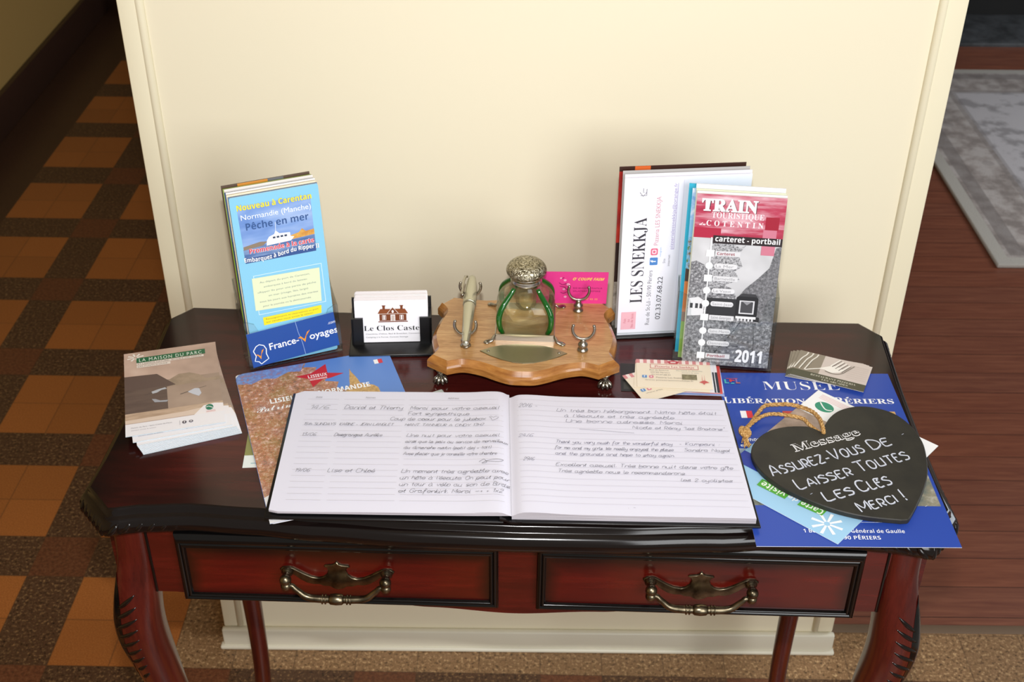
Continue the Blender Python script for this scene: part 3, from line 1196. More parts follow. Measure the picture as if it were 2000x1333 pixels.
for x0, x1, z0, z1 in ((-.2455, -.008, .0072, .0098), (.004, .2455, .0042, .0042)):
    b.box(x0, x1, -.0025, .2045, 0, .0026, m_cov, .0008)
b.build('cover', book, (0, 0, H + .0046), xf=lambda x, y, z: (x - .033 * y - .011 * y * x / .24, y, z))
b = MB()
pts = [(-.012, .0072), (-.006, .0058), (-.001, .0030), (.004, .0026), (.010, .0032)]
vs = [(x, y, z) for y in (-.0025, .2045) for x, z in pts] + [(x, y, z + .0026) for y in (-.0025, .2045) for x, z in pts]
n5 = 5
fs = [(i + 1, i, n5 + i, n5 + i + 1) for i in range(4)] + [(10 + i, 11 + i, 16 + i, 15 + i) for i in range(4)] + [(i, i + 1, 11 + i, 10 + i) for i in range(4)] + [(6 + i, 5 + i, 15 + i, 16 + i) for i in range(4)]
b.add(vs, fs, m_cov)
b.build('spine', book, (0, 0, H + .0016), xf=lambda x, y, z: (x - .033 * y, y, z))

# ------------------------------------------------------------------ oak desk stand
stand = thing('desk_stand', 'scalloped oak inkwell stand on silver claw feet with brass plate', 'desk stand', (.0893, -.21, H), (0, 0, -.035))
half = [(0, -.0865), (.014, -.0855), (.029, -.0795), (.044, -.0715), (.057, -.0668), (.070, -.0650), (.0860, -.0705), (.1098, -.0545), (.1050, -.0445), (.1030, -.038), (.1055, -.028), (.1083, -.009), (.106, .008),
        (.1025, .025), (.099, .038), (.1005, .046), (.1075, .056), (.104, .0625), (.0905, .0755), (.072, .0735), (.05, .071), (.025, .0745), (0, .077)]
half = spline(half[:7], 8)[:-1] + [half[6]] + [half[7]] + spline(half[8:17], 6)[:-1] + [half[16]] + spline(half[18:], 6)
ol2 = ccw(half + [(-x, y) for x, y in half[-2:0:-1]])
m_oak = mat('varnished_oak', '#b98a55', 0.3, coat=0.4)
t = NT(m_oak)
g = t.noise(t.coords('Object', (5, 46, 46)), 3.5, 6, 0.6, 0.4)
c = t.ramp(g, [(0.3, '#9a6b3b'), (0.5, '#bc8c58'), (0.7, '#cba06c')])
c = t.mix(0.3, c, t.ramp(t.noise(t.coords('Object', (20, 240, 240)), 4, 2), [(0.4, '#8a5c30'), (0.6, '#cfa673')]))
t.color(c)
m_oakedge = mat('varnished_oak_edge', '#a06a33', 0.25, coat=0.5)
t = NT(m_oakedge)
t.color(t.ramp(t.noise(t.coords('Object', (12, 12, 60)), 4, 4), [(0.3, '#8a5526'), (0.7, '#b57d40')]))
b = MB()
b.prism(ol2, [(.004, .018), (0, .0195), (0, .0275), (.0010, .0300), (.0055, .0350)], m_oakedge, False, True, True, m_oak)
b.build('oak_board', stand)
m_pewter = mat('aged_silver', '#a8a296', 0.28, 1.0)
m_silver = mat('bright_silver', '#b9b3a6', 0.22, 1.0)
for sx in (-1, 1):
    for sy in (-1, 1):
        b = MB()
        fx_, fy_ = .094 * sx, (-.058 if sy < 0 else .056)
        b.lathe([(.0070, .0195), (.005, .017), (.0036, .0135), (.0042, .0105), (.0058, .008), (.0062, .005), (.0045, .002)], m_pewter, 14, (fx_, fy_, 0))
        for k in range(4):
            a = (-PI / 2 if sy < 0 else PI / 2) + (k - 1.5) * 0.66
            b.tube([(fx_ + .003 * math.cos(a), fy_ + .003 * math.sin(a), .0095), (fx_ + .0062 * math.cos(a), fy_ + .0062 * math.sin(a), .008),
                    (fx_ + .0084 * math.cos(a), fy_ + .0084 * math.sin(a), .0043), (fx_ + .0076 * math.cos(a), fy_ + .0076 * math.sin(a), .0011)], [.0022, .0025, .0022, .0011], m_pewter, 8)
        b.ball((fx_, fy_ - .002, .005), .0048, m_pewter)
        b.build('claw_foot', stand)
TOPZ = .035
for px, py in ((-.067, -.034), (-.067, .050), (.0675, -.036), (.0625, .048)):
    b = MB()
    b.lathe([(.0052, 0), (.0064, .0012), (.0058, .003), (.0036, .0042), (.0052, .0065), (.0058, .0088), (.0045, .011), (.0028, .0125), (.0034, .0145), (.003, .0165)], m_pewter, 18)
    fork = [(-.0118, .0335), (-.0124, .029), (-.0112, .0235), (-.0075, .0185), (-.003, .0165), (0, .0162), (.003, .0165), (.0075, .0185), (.0112, .0235), (.0124, .029), (.0118, .0335)]
    b.tube(spline([(x, 0, z) for x, z in fork], 3), [.0014] + [.0017] * (len(fork) * 3 - 4) + [.0014], m_pewter, 8)
    b.ball((-.0117, 0, .0338), .0019, m_pewter, seg=8, rings=6)
    b.ball((.0117, 0, .0338), .0019, m_pewter, seg=8, rings=6)
    b.build('pen_rest', stand, (px, py, TOPZ))
# shield plate
pl3 = [(-50, -44), (-38, -36), (-25, -31), (-10, -28.5), (0, -28), (10, -28.5), (25, -31), (38, -36), (50, -44)]
pl3 += [(38, -53), (25, -60), (12, -65), (0, -66.5), (-12, -65), (-25, -60), (-38, -53)]
b = MB()
m_plate = mat('dull_brass_plate', '#a09a80', 0.38, 1.0)
b.prism(ccw([(x * .001, y * .001 + .0005) for x, y in pl3]), [(0, TOPZ - .0002), (0, TOPZ + .0007), (.0004, TOPZ + .001)], m_plate, False)
for sx in (-1, 1):
    b.ball((.0405 * sx, -.0435, TOPZ + .001), .0017, m_pewter, 1, 1, .6, seg=10, rings=6)
b.build('name_plate', stand)
# low metal tray the inkwell stands in
b = MB()
IX, IY = .0005, .0145
a_ = .0347
for x0, x1, y0, y1 in ((-a_, a_, -a_, -a_ + .0012), (-a_, a_, a_ - .0012, a_), (-a_, -a_ + .0012, -a_, a_), (a_ - .0012, a_, -a_, a_)):
    b.box(IX + x0, IX + x1, IY + y0, IY + y1, TOPZ, TOPZ + .0085, m_pewter)
for sx in (-1, 1):
    for sy in (-1, 1):
        b.tube([(IX + sx * a_, IY + sy * a_, TOPZ + .007), (IX + sx * (a_ + .003), IY + sy * (a_ + .003), TOPZ + .002), (IX + sx * (a_ + .009), IY + sy * (a_ + .006), TOPZ + .0012)], [.002, .0026, .0034], m_pewter, 8, flat=.6)
        b.ball((IX + sx * (a_ + .009), IY + sy * (a_ + .006), TOPZ + .0012), .0038, m_pewter, 1, 1, .4, seg=10, rings=6)
b.build('inkwell_tray', stand)

# ------------------------------------------------------------------ inkwell
ink_w = thing('inkwell', 'clear glass inkwell with green corner ribs and embossed silver lid', 'inkwell',
              (.0893 + IX + .035 * IY, -.21 + IY, H + TOPZ + .0002), (0, 0, -.035))
m_glass = glassy('clear_glass', '#fafcf4', 1.55, 0.02)
nt = m_glass.node_tree
rf = nt.nodes.new('ShaderNodeBsdfRefraction')
rf.inputs['Color'].default_value = hexc('#f6faee')
rf.inputs['IOR'].default_value = 1.3
mx2 = nt.nodes.new('ShaderNodeMixShader')
mx2.inputs[0].default_value = 0.30
om = [n_ for n_ in nt.nodes if n_.type == 'OUTPUT_MATERIAL'][0]
nt.links.new(om.inputs[0].links[0].from_socket, mx2.inputs[1])
nt.links.new(rf.outputs[0], mx2.inputs[2])
nt.links.new(mx2.outputs[0], om.inputs[0])
m_green = mat('green_glass', '#15661f', 0.04, trans=0.35, ior=1.5, coat=.3)
prof = [(.0, .0240, .9), (.003, .0262, .9), (.0105, .0300, .8), (.020, .0338, .62), (.030, .0350, .48), (.039, .0325, .36), (.047, .0268, .22), (.0545, .0200, .1), (.0605, .0165, 0)]
fine = spline(prof, 4)
seg = 64


def well_pt(rw, a):
    z, r, sq = rw
    e = 1 + sq * (min(1 / max(abs(math.cos(a)), abs(math.sin(a))), 1.35) - 1)
    lobe = 1 - .05 * abs(math.cos(2 * a)) ** 8 * (sq / .9)
    return (math.cos(a) * r * e * lobe, math.sin(a) * r * e * lobe, z)


b = MB()
vs = [well_pt(rw, 2 * PI * i / seg) for rw in fine for i in range(seg)]
nf = len(fine)
fs = [(k * seg + i, k * seg + (i + 1) % seg, (k + 1) * seg + (i + 1) % seg, (k + 1) * seg + i) for k in range(nf - 1) for i in range(seg)]
# inner ink cavity
cav = [(.0605, .0125), (.048, .0125), (.036, .0122), (.029, .0115), (.0252, .0088), (.0238, .0045), (.0235, .0)]
cb = len(vs)
for z, r in cav:
    vs += [(math.cos(2 * PI * i / seg) * r, math.sin(2 * PI * i / seg) * r, z) for i in range(seg)]
fs += [((nf - 1) * seg + i, (nf - 1) * seg + (i + 1) % seg, cb + (i + 1) % seg, cb + i) for i in range(seg)]
fs += [(cb + k * seg + i, cb + k * seg + (i + 1) % seg, cb + (k + 1) * seg + (i + 1) % seg, cb + (k + 1) * seg + i) for k in range(len(cav) - 1) for i in range(seg)]
fs.append(tuple(reversed(range(seg))))
b.add(vs, fs, m_glass, True)
b.build('glass_body', ink_w)
for k in range(4):
    a = PI / 4 + k * PI / 2
    pts = []
    for rw in fine[5:-2]:
        p = well_pt(rw, a)
        rr_ = math.hypot(p[0], p[1]) + .0012
        pts.append((math.cos(a) * rr_, math.sin(a) * rr_, p[2]))
    b = MB()
    n = len(pts)
    b.tube(pts, [.0026 + .0009 * math.sin(PI * i / (n - 1)) for i in range(n)], m_green, 14)
    b.build('green_rib', ink_w)
m_lid = mat('embossed_silver', '#a79f88', 0.3, 1.0)
t = NT(m_lid)
nz = t.noise(t.coords('Object'), 190, 2, 0.5, 3.0)
t.color(t.ramp(nz, [(0.36, '#5e5846'), (0.5, '#a59d85'), (0.62, '#cdc6b2')]))
t.bump(nz, 0.9, 0.0015)
b = MB()
b.lathe([(.0172, .0590), (.0182, .0605), (.0182, .0640), (.0174, .0655), (.0180, .067), (.0196, .0690), (.0198, .0712)], m_silver, 48)
b.build('collar', ink_w)
b = MB()
b.lathe([(.0198, .0710), (.0218, .0718), (.0231, .0735), (.0234, .0757), (.0228, .0785), (.0208, .0818), (.0172, .0850), (.012, .0873), (.006, .0884), (.0, .0888)], m_lid, 56)
b.build('domed_lid', ink_w)

# ------------------------------------------------------------------ pen on the left rests
pen = thing('fountain_pen', 'tapered silver-grey pen resting across the left pen rests', 'pen', (.0223, -.2705, H + .0567), (-.012, 0, -.018))
m_pen = mat('pen_champagne', '#c4c1ac', 0.25, 0.8)
b = MB()
b.lathe([(.0018, 0), (.0032, .0006), (.0035, .004), (.0043, .010), (.0046, .0125), (.0049, .014), (.0058, .035), (.0066, .060), (.0071, .080), (.0072, .0835)], m_pen, 24, axis=(0, 1, 0))
b.lathe([(.0036, .0008), (.0040, .0012), (.0040, .0028), (.0036, .0032)], m_silver, 20, axis=(0, 1, 0))
b.build('barrel', pen)
b = MB()
b.lathe([(.0070, .084), (.0078, .0845), (.0079, .089), (.0078, .100), (.0073, .118), (.0062, .135), (.0046, .146), (.0022, .151), (.0, .152)], m_pen, 24, axis=(0, 1, 0))
b.build('cap', pen)
b = MB()
b.tube([(-.0055, .144, .004), (-.0078, .142, .005), (-.0092, .132, .0056), (-.0098, .115, .0056), (-.0098, .102, .0052), (-.0088, .098, .005)], [.0015, .0017, .0016, .0015, .0014, .002], m_silver, 8)
b.build('clip', pen)

# ------------------------------------------------------------------ helpers for standing and lying sheets
def stand_xf(loc, yaw_, lean, d=0.0, dx=0.0, dz=0.0):
    """bottom centre of a leaning sheet, d metres behind the front one"""
    c_, s_ = math.cos(yaw_), math.sin(yaw_)
    return (loc[0] + c_ * dx - s_ * d, loc[1] + s_ * dx + c_ * d, loc[2] + dz), (PI / 2 - lean, 0, yaw_)


m_acry = glassy('clear_acrylic', '#fbfcfc', 1.49, 0.04)
m_acry_e = glassy('acrylic_cut_edge', '#dfe4e2', 1.49, 0.15)


def acrylic_holder(name, label, loc, yaw_, lean, wd, depth, hf, hb, cut=True, cat='brochure holder', sides=True):
    """pocket with leaning front and back; x centred, y from front face backwards"""
    root = thing(name, label, cat, loc, (0, 0, yaw_))
    T = .0018
    sl, cl_ = math.sin(lean), math.cos(lean)

    def P(x, d, s):
        return (x, d + s * sl, s * cl_)

    def panel(nm, poly, d0):
        b = MB()
        q = ccw(poly)
        n_ = len(q)
        vs = [P(x, d0, s_) for x, s_ in q] + [P(x, d0 + T, s_) for x, s_ in q]
        b.add(vs, [tuple(range(n_)), tuple(reversed(range(n_, 2 * n_)))], m_acry)
        b.add(vs, [(i, n_ + i, n_ + (i + 1) % n_, (i + 1) % n_) for i in range(n_)], m_acry_e)
        return b.build(nm, root)
    W2 = wd / 2
    if cut:
        r_ = .012
        fr = [(-W2, .0015), (W2, .0015), (W2, hf)]
        fr += [(W2 - .004, hf), (W2 - .012, hf - .004), (W2 - .016, hf - .014), (W2 - .017, hf - .028), (W2 - .022, hf - .034)]
        fr += [(-x, s_) for x, s_ in fr[:2:-1]] + [(-W2, hf)]
    else:
        fr = [(-W2, .0015), (W2, .0015), (W2, hf), (-W2, hf)]
    panel('front_panel', fr, -.0034)
    panel('back_panel', [(-W2, .0015), (W2, .0015), (W2, hb), (-W2, hb)], depth)
    for sx in (-1, 1) if sides else ():
        b = MB()
        x0, x1 = (sx * W2, sx * (W2 - T))
        q = [(-.0034 + T, .0015, hf), (depth, .0015, hb)]
        vs = []
        for x in (x0, x1):
            vs += [P(x, -.0016, .0015), P(x, depth, .0015), P(x, depth, hb), P(x, depth * .55, hf + (hb - hf) * .35), P(x, -.0016, hf)]
        b.add(vs, [(0, 1, 2, 3, 4), (9, 8, 7, 6, 5)], m_acry)
        b.add(vs, [(i, 5 + i, 5 + (i + 1) % 5, (i + 1) % 5) for i in range(5)], m_acry_e)
        b.build('side_panel', root)
    b = MB()
    b.box(-W2, W2, -.0034, depth, 0, .0015, m_acry)
    b.build('floor_panel', root)
    return root


def block_sheet(wd, ht, th, face, edge='#d8d4cc', stripe=None):
    s = Sheet(wd, ht, th, ink(face), ink(edge))
    if stripe:
        for (x0, y0, x1, y1, c_) in stripe:
            s.rect(x0, y0, x1, y1, c_)
    return s


# ------------------------------------------------------------------ left holder with tourist brochures
LB, LY, LE = (-.1792, -.2225, H + .003), .400, .135
hold = acrylic_holder('brochure_holder', 'clear acrylic brochure holder with a blue sponsor strip across its front', (LB[0], LB[1], H), LY, LE, .111, .034, .062, .098)
# blue advertising strip on the pocket front
s = Sheet(104, 44, .25, ink('#1f4c9c'), ink('#e8eef5'))
s.line([(58, 44), (59, 30), (61.5, 16), (62.5, 0)], .5, '#9db7e0')
s.text('France-', 23, 17, 8.8, '#f2f6fb', w=35, style='sans', fat=.012)
s.poly([(57, 22.5), (61, 24), (64.5, 19.5), (73, 29.5), (69, 27.5), (65, 15.5), (61, 21.5)], '#f39a1e')
s.text('oyages', 71, 17, 8.8, '#f2f6fb', w=34, style='sans', fat=.012)
s.text('.com', 95, 30, 4.0, '#f2f6fb', w=9)
hexa = [(4, 21), (8, 26), (12, 27.5), (17, 25), (19, 20), (18, 14), (19.5, 7), (14, 4.5), (10, 2.5), (8, 6), (3.5, 8), (6, 14), (4, 21)]
s.line(hexa, 1.1, '#e9f1fb')
s.poly([(5, 16.5), (9, 15), (11, 12.5), (16.5, 21), (13.5, 19.5), (11, 8.5), (8.5, 13.5)], '#f39a1e')
s.v = [(x, y, z) if x < 103.4 else (min(x, 103.9), y, z) for x, y, z in s.v]
o_ = s.out('paper_strip', hold, ox=52, oy=0)
sl_, cl_ = math.sin(LE), math.cos(LE)
o_.location = (0, -.0040 + .0015 * sl_, .0075)
o_.rotation_euler = (PI / 2 - LE, R(-3.6), 0)
o_['label'] = 'blue paper strip with white lettering'

s = Sheet(100, 208, 1.6, ink('#86c7e6'), ink('#b9dfee'), round_=2.5)
pic = picture('print_sea', [(0.3, '#4e78c0'), (0.5, '#7d9fd8'), (0.7, '#a9c0e6')], .02, 3, stretch=(.5, 1.6, 1))
ph = [(8, 129), (89, 129), (90, 197), (7, 197)]
s.poly(ph, pic)
s.poly([(7.5, 146), (30, 148), (50, 147), (89.5, 149), (89.3, 133), (89, 129), (8, 129)], picture('print_water', [(0.35, '#3d5f9a'), (0.65, '#7f9ac4')], .06, 4, stretch=(.3, 2, 1)))
s.poly([(8, 145), (30, 147), (36, 151), (27, 152), (8, 149)], '#8a7a68')
s.poly([(62, 148), (89.5, 149.5), (89.6, 156), (80, 155), (76, 159), (72, 155), (62, 153)], picture('print_shore', [(0.4, '#c98a3a'), (0.65, '#e0b45a')], .12))
s.poly([(8, 129), (89, 129), (89, 135), (8, 135)], '#34538f')
s.poly([(34, 146), (62, 147), (66, 151), (62, 152.5), (62, 157), (50, 158), (46, 162), (44, 158), (38, 156), (35, 152)], '#f4f5f7')
for k in range(4):
    s.rect(42 + 4.4 * k, 153, 45 + 4.4 * k, 155.2, '#32415c')
s.line([(46, 160), (47, 172)], .5, '#e8ecf2')
s.text('Nouveau à Carentan', 7, 192, 6.6, '#5d86b8', w=84, style='bold', fat=.03)
s.text('Nouveau à Carentan', 7, 192, 6.6, '#f2e21c', w=84, style='bold', fat=.006)
s.text('Normandie (Manche)', 10, 180.5, 6.4, '#eef4fb', w=79)
s.text('Pêche en mer', 14, 168, 8.2, '#31548c', w=71, style='bold', fat=-.004)
s.text('Promenade à la carte', 14, 140, 5.6, '#f6eef0', w=74, style='bold', fat=.035)
s.text('Promenade à la carte', 14, 140, 5.6, '#dc2033', w=74, style='bold')
cvf = lambda u: 3.0 * math.sin(u * 2 * PI) * -0.55 + 1.2 * u
s.text('Embarquez à bord du Ripper II', 7, 131, 5.2, '#37507f', w=86, style='bold', fat=.03, curve=cvf)
s.text('Embarquez à bord du Ripper II', 7, 131, 5.2, '#f4f6f8', w=86, style='bold', curve=cvf)
s.frame(14, 64, 93, 113, .6, '#dceef6')
s.poly([(11, 70), (88, 66), (90, 108), (12, 110)], '#dfe7c2')
for k, (q, a, b_) in enumerate((('Au départ du port de Carentan,', 20, 78), ('embarquez à bord du bateau', 24, 74), ('«Ripper II» pour une partie de pêche', 16, 84), ('en mer (rivage, îles, large)', 28, 74),
                                ('tous les jours aux horaires des marées', 17, 85), ('pour la journée ou la demi-journée', 20, 76))):
    s.text(q, a, 102.5 - 5.9 * k, 2.2, '#7d8b86', w=b_ - a, rot=-.01)
s.poly([(18, 50), (86, 51), (87, 61), (18, 60)], '#f3df2a')
s.text('Renseignements et réservations au port', 21, 56.4, 1.9, '#7a7430', w=62)
s.text('sur rendez-vous toute la saison', 21, 52.6, 1.9, '#7a7430', w=55)
o_ = s.out('brochure', ox=50)
o_.location, o_.rotation_euler = stand_xf(LB, LY, LE, .0)
tag(o_, 'light blue sea-fishing brochure with a white boat, front of the left holder', 'brochure', 'brochures in the left holder')
backs = [('#4d6b96', '#27406b', 0, -.5, 'blue-edged brochure directly behind the light blue fishing brochure in the left holder'),
         ('#e9e2c8', '#c7b27c', -1, 1.0, 'cream brochure with a tan edge, second behind the fishing brochure in the left holder'),
         ('#f1f1f3', '#dfe1e8', -.5, 1.6, 'white brochure, third behind the fishing brochure in the left holder'),
         ('#2e4878', '#2a3f6e', -1.4, 0.2, 'navy blue brochure, fourth behind the fishing brochure in the left holder'),
         ('#efe9e2', '#cfc6bb', -.8, 2.2, 'off-white brochure, fifth behind the fishing brochure in the left holder'),
         ('#9fc43f', '#84aa2e', -1.6, 1.2, 'lime green brochure, sixth behind the fishing brochure in the left holder'),
         ('#5b463a', '#4a382f', -2.4, 3.0, 'dark brown brochure with an orange patch, hindmost in the left holder')]
dd = .0030
for k, (fc, ec, dx, dz, lab) in enumerate(backs):
    s = block_sheet(100, 208, 1.9, fc, ec, [(0, 150, 100, 208, {0: '#6f94c4', 3: '#4a6aa5', 5: '#b6cf74'}.get(k, fc))] + ([(18, 196, 52, 208, '#d08a35'), (52, 196, 70, 208, '#6d6d70')] if k == 6 else []))
    o_ = s.out('brochure', ox=50)
    o_.location, o_.rotation_euler = stand_xf(LB, LY, LE, dd, dx * .001, dz * .001)
    dd += .0034 + (.0009 if k % 2 else 0)
    tag(o_, lab, 'brochure', 'brochures in the left holder')

# ------------------------------------------------------------------ black card holder
CH = (-.0690, -.1905, H)
ch = thing('card_holder', 'black plastic business card holder left of the oak stand', 'card holder', CH, (0, 0, .058))
m_blk = mat('black_plastic', '#101012', 0.32)
b = MB()
b.box(-.0505, .0505, -.026, .024, 0, .0045, m_blk, .0012)
b.build('base', ch)
CL = .17
for nm, x0, x1, d0, d1, s1 in (('back_rest', -.0475, .0475, .0215, .0240, .046), ('front_lip', -.0475, -.0335, -.0040, -.0012, .0335), ('front_lip', .0335, .0475, -.0040, -.0012, .0335),
                               ('side_wall', -.0475, -.0450, -.0040, .0240, .0325), ('side_wall', .0450, .0475, -.0040, .0240, .0325)):
    b = MB()
    sl2, cl2 = math.sin(CL), math.cos(CL)
    P = lambda x, d, q: (x, d + q * sl2, .0045 + q * cl2)
    vs = [P(x0, d0, 0), P(x1, d0, 0), P(x1, d1, 0), P(x0, d1, 0), P(x0, d0, s1), P(x1, d0, s1), P(x1, d1, s1), P(x0, d1, s1)]
    b.add(vs, [(3, 2, 1, 0), (4, 5, 6, 7), (0, 1, 5, 4), (1, 2, 6, 5), (2, 3, 7, 6), (3, 0, 4, 7)], m_blk)
    b.build(nm, ch)
s = Sheet(86, 54, .4, ink('#f4f3f8'), ink('#e6dfe2'), round_=2)
br = '#7a3f1e'
s.rect(29, 27.5, 61, 37.5, br)
s.poly([(27, 37), (30.5, 43), (59.5, 43), (63, 37)], '#8a4a24')
s.poly([(39.5, 37.5), (45, 44.8), (50.5, 37.5)], br)
s.line([(38.5, 37.2), (45, 45.4), (51.5, 37.2)], .6, '#f0e6de')
for x in (33, 54):
    s.rect(x, 42, x + 3, 46.5, br)
    s.rect(x - .7, 46.5, x + 3.7, 47.6, br)
for x in (32.3, 53):
    s.rect(x, 29, x + 4.6, 35, '#f4efec')
    s.rect(x + .5, 29.3, x + 1.4, 34.6, br)
    s.rect(x + 3.2, 29.3, x + 4.1, 34.6, br)
s.rect(42.3, 27.5, 47.7, 35.5, '#f4efec')
s.rect(43.2, 27.5, 46.8, 34.6, '#c9b9ae')
s.disc(45, 39.6, 1.3, '#f4efec', 1.9)
s.rect(27.5, 26, 62.5, 27.2, br)
s.rect(28, 36.4, 62, 37, '#e8d8ca')
s.text('Le Clos Castel', 10, 15.2, 6.8, '#141416', w=69, style='serif', fat=-.008)
s.text('Chambres d’hôtes, Bed & Breakfast, Caravaning', 12, 10.2, 1.7, '#6c6a70', w=66)
s.text('Camping à la Ferme, Caravan Storage', 12, 6.0, 1.7, '#6c6a70', w=50)
CB = (CH[0], CH[1], H + .0052)
o_ = s.out('business_card', ox=43)
o_.location, o_.rotation_euler = stand_xf(CB, .058, CL, .0)
tag(o_, 'white business card with a brown house, front of the black card holder', 'business card', 'business cards in the black holder')
first = None
for k in range(16):
    if first is None:
        s = Sheet(86, 54, .45, ink('#f1eef0'), ink('#eadfe0'), round_=2)
        o_ = first = s.out('business_card', ox=43)
    else:
        o_ = first.copy()
        COL.objects.link(o_)
    o_.location, o_.rotation_euler = stand_xf(CB, .058, CL, .0014 + .00122 * k, (random.random() - .5) * .0012, random.random() * .0006 + k * .00004)
    tag(o_, 'white card with rounded corners, packed behind the house card in the black holder', 'business card', 'business cards in the black holder')

# ------------------------------------------------------------------ pink card behind the inkwell
s = Sheet(85, 54, .4, ink('#ea3f92'), ink('#c93580'))
s.text("O' COUPE FAIM", 43, 40, 4.6, '#f6e05a', w=37, style='bolditalic', skew=.15)
s.text('BAR BRASSERIE TRAITEUR', 44, 25.5, 2.6, '#7b1d4e', w=35)
s.text('SALADERIE CREPERIE', 44, 20.5, 2.6, '#7b1d4e', w=33)
s.text('02 33 47 43 33', 48, 6.5, 3.0, '#f3c05c', w=26)
for x, y, r in ((34, 40, 1.6), (38, 33, 2.0), (33, 25, 1.5), (35, 12, 1.6), (29, 44, 1.2)):
    for a in range(5):
        s.disc(x + r * .7 * math.cos(a * 1.2566), y + r * .7 * math.sin(a * 1.2566), r * .5, '#f7b9d4', n=8)
for pts in ([(27, 36), (31, 33), (36, 35)], [(28, 30), (33, 29), (37, 24)], [(29, 20), (33, 18), (37, 21)], [(30, 43), (33, 45)]):
    s.line(spline(pts, 4), .9, '#8d2560')
o_ = s.out('business_card', ox=42.5, loc=(.1455, -.1478, H + TOPZ + .0003), rot=(PI / 2 + .25, 0, -.006))
tag(o_, 'bright pink business card standing behind the inkwell', 'business card')

# ------------------------------------------------------------------ right rear holder with flyers
FB, FY, FL = (.2745, -.1622, H + .004), .105, .055
fh = acrylic_holder('flyer_holder', 'clear acrylic flyer holder at the back edge, behind the train brochures', (FB[0], FB[1], H), FY, FL, .152, .022, .008, .150, cut=False, cat='flyer holder', sides=False)
b = MB()
b.box(-.0755, .0755, -.0042, .024, 0, .0032, m_blk, .001)
b.build('base', fh)
s = Sheet(147, 206, .35, ink('#f0eff8'), ink('#e6e4ee'))
q = PI / 2
s.text('LES SNEKKJA', 28, 44, 15.5, '#3a3840', w=112, style='serif', rot=q, fat=-.006)
s.text('Rue de St-Lô - 50190 Périers', 38.5, 13, 5.2, '#6a6870', w=74, rot=q)
s.text('02.33.07.68.22', 51.5, 20, 6.2, '#2e2c34', w=58, rot=q)
s.rrect(34.5, 94, 44, 104, 1.2, '#4f86c8')
s.text('f', 41.8, 97.5, 6.0, '#f2f6fc', rot=q, style='bold')
s.rrect(35, 107, 43.5, 116, 2, '#e06a86')
s.rrect(36.6, 108.6, 41.9, 114.4, 1.6, '#f4d9e4')
s.disc(39.2, 111.5, 1.6, '#e06a86')
s.text('Instagram', 47.5, 105, 2.2, '#7fa6d6', w=12, rot=q)
s.text('Pizzeria LES SNEKKJA', 43.2, 120, 5.4, '#cf8f9d', w=62, rot=q)
s.text('Site', 53, 96, 3.0, '#8c8a94', rot=q)
s.text('internet', 58.5, 92, 3.0, '#8c8a94', w=15, rot=q)
s.text('pizzerialessnekkja@orange.fr', 61, 114, 4.0, '#a99bc8', w=84, rot=q)
s.rect(61.8, 114, 62.3, 198, '#a99bc8')
s.line([(19, 184), (26, 184), (26, 192)], .7, '#77757e')
s.line([(18, 188), (22, 183), (26, 188), (22, 188), (22, 193)], .7, '#77757e')
s.rect(4, 8, 22, 32, '#f1b9c4')
for k, tx in enumerate(('Fait', 'au', 'feu de bois')):
    s.text(tx, 10 + 4.4 * k, 20, 3.2, '#cf6f80', rot=q, align='c')
s.rect(68, 4, 69, 202, '#e2e0ec')
o_ = s.out('flyer', ox=73.5)
o_.location, o_.rotation_euler = stand_xf(FB, FY, FL, .0)
tag(o_, 'white pizzeria flyer with sideways black lettering at the back of the table', 'flyer', 'flyers in the rear holder')
s = Sheet(147, 206, .4, ink('#e6e4ea'), ink('#d7d5dd'))
o_ = s.out('flyer', ox=73.5)
o_.location, o_.rotation_euler = stand_xf(FB, FY, FL, .004, .0006, .003)
tag(o_, 'pale grey flyer directly behind the white pizzeria flyer', 'flyer', 'flyers in the rear holder')
s = Sheet(147, 206, .4, ink('#b9b6b4'), ink('#9e9b99'))
o_ = s.out('flyer', ox=73.5)
o_.location, o_.rotation_euler = stand_xf(FB, FY, FL, .009, -.001, .005)
tag(o_, 'mid grey flyer between the pale grey flyer and the red one', 'flyer', 'flyers in the rear holder')
s = Sheet(147, 208, .5, picture('print_embers', [(0.3, '#5e1410'), (0.5, '#a01d14'), (0.7, '#c23a1c')], .015, 3), ink('#4a1f14'))
s.rect(0, 60, 147, 112, '#2a1712')
s.rect(0, 0, 147, 60, picture('print_plate', [(0.35, '#3a3330'), (0.5, '#8c8378'), (0.7, '#b8b0a6')], .05))
s.rect(0, 202, 147, 208, '#3a1f16')
s.rect(18, 200, 36, 208, '#d8652a')
o_ = s.out('flyer', ox=73.5)
o_.location, o_.rotation_euler = stand_xf(FB, FY, FL, .0145, -.0042, .0055)
tag(o_, 'dark red flyer with a black band, hindmost of the rear holder', 'flyer', 'flyers in the rear holder')

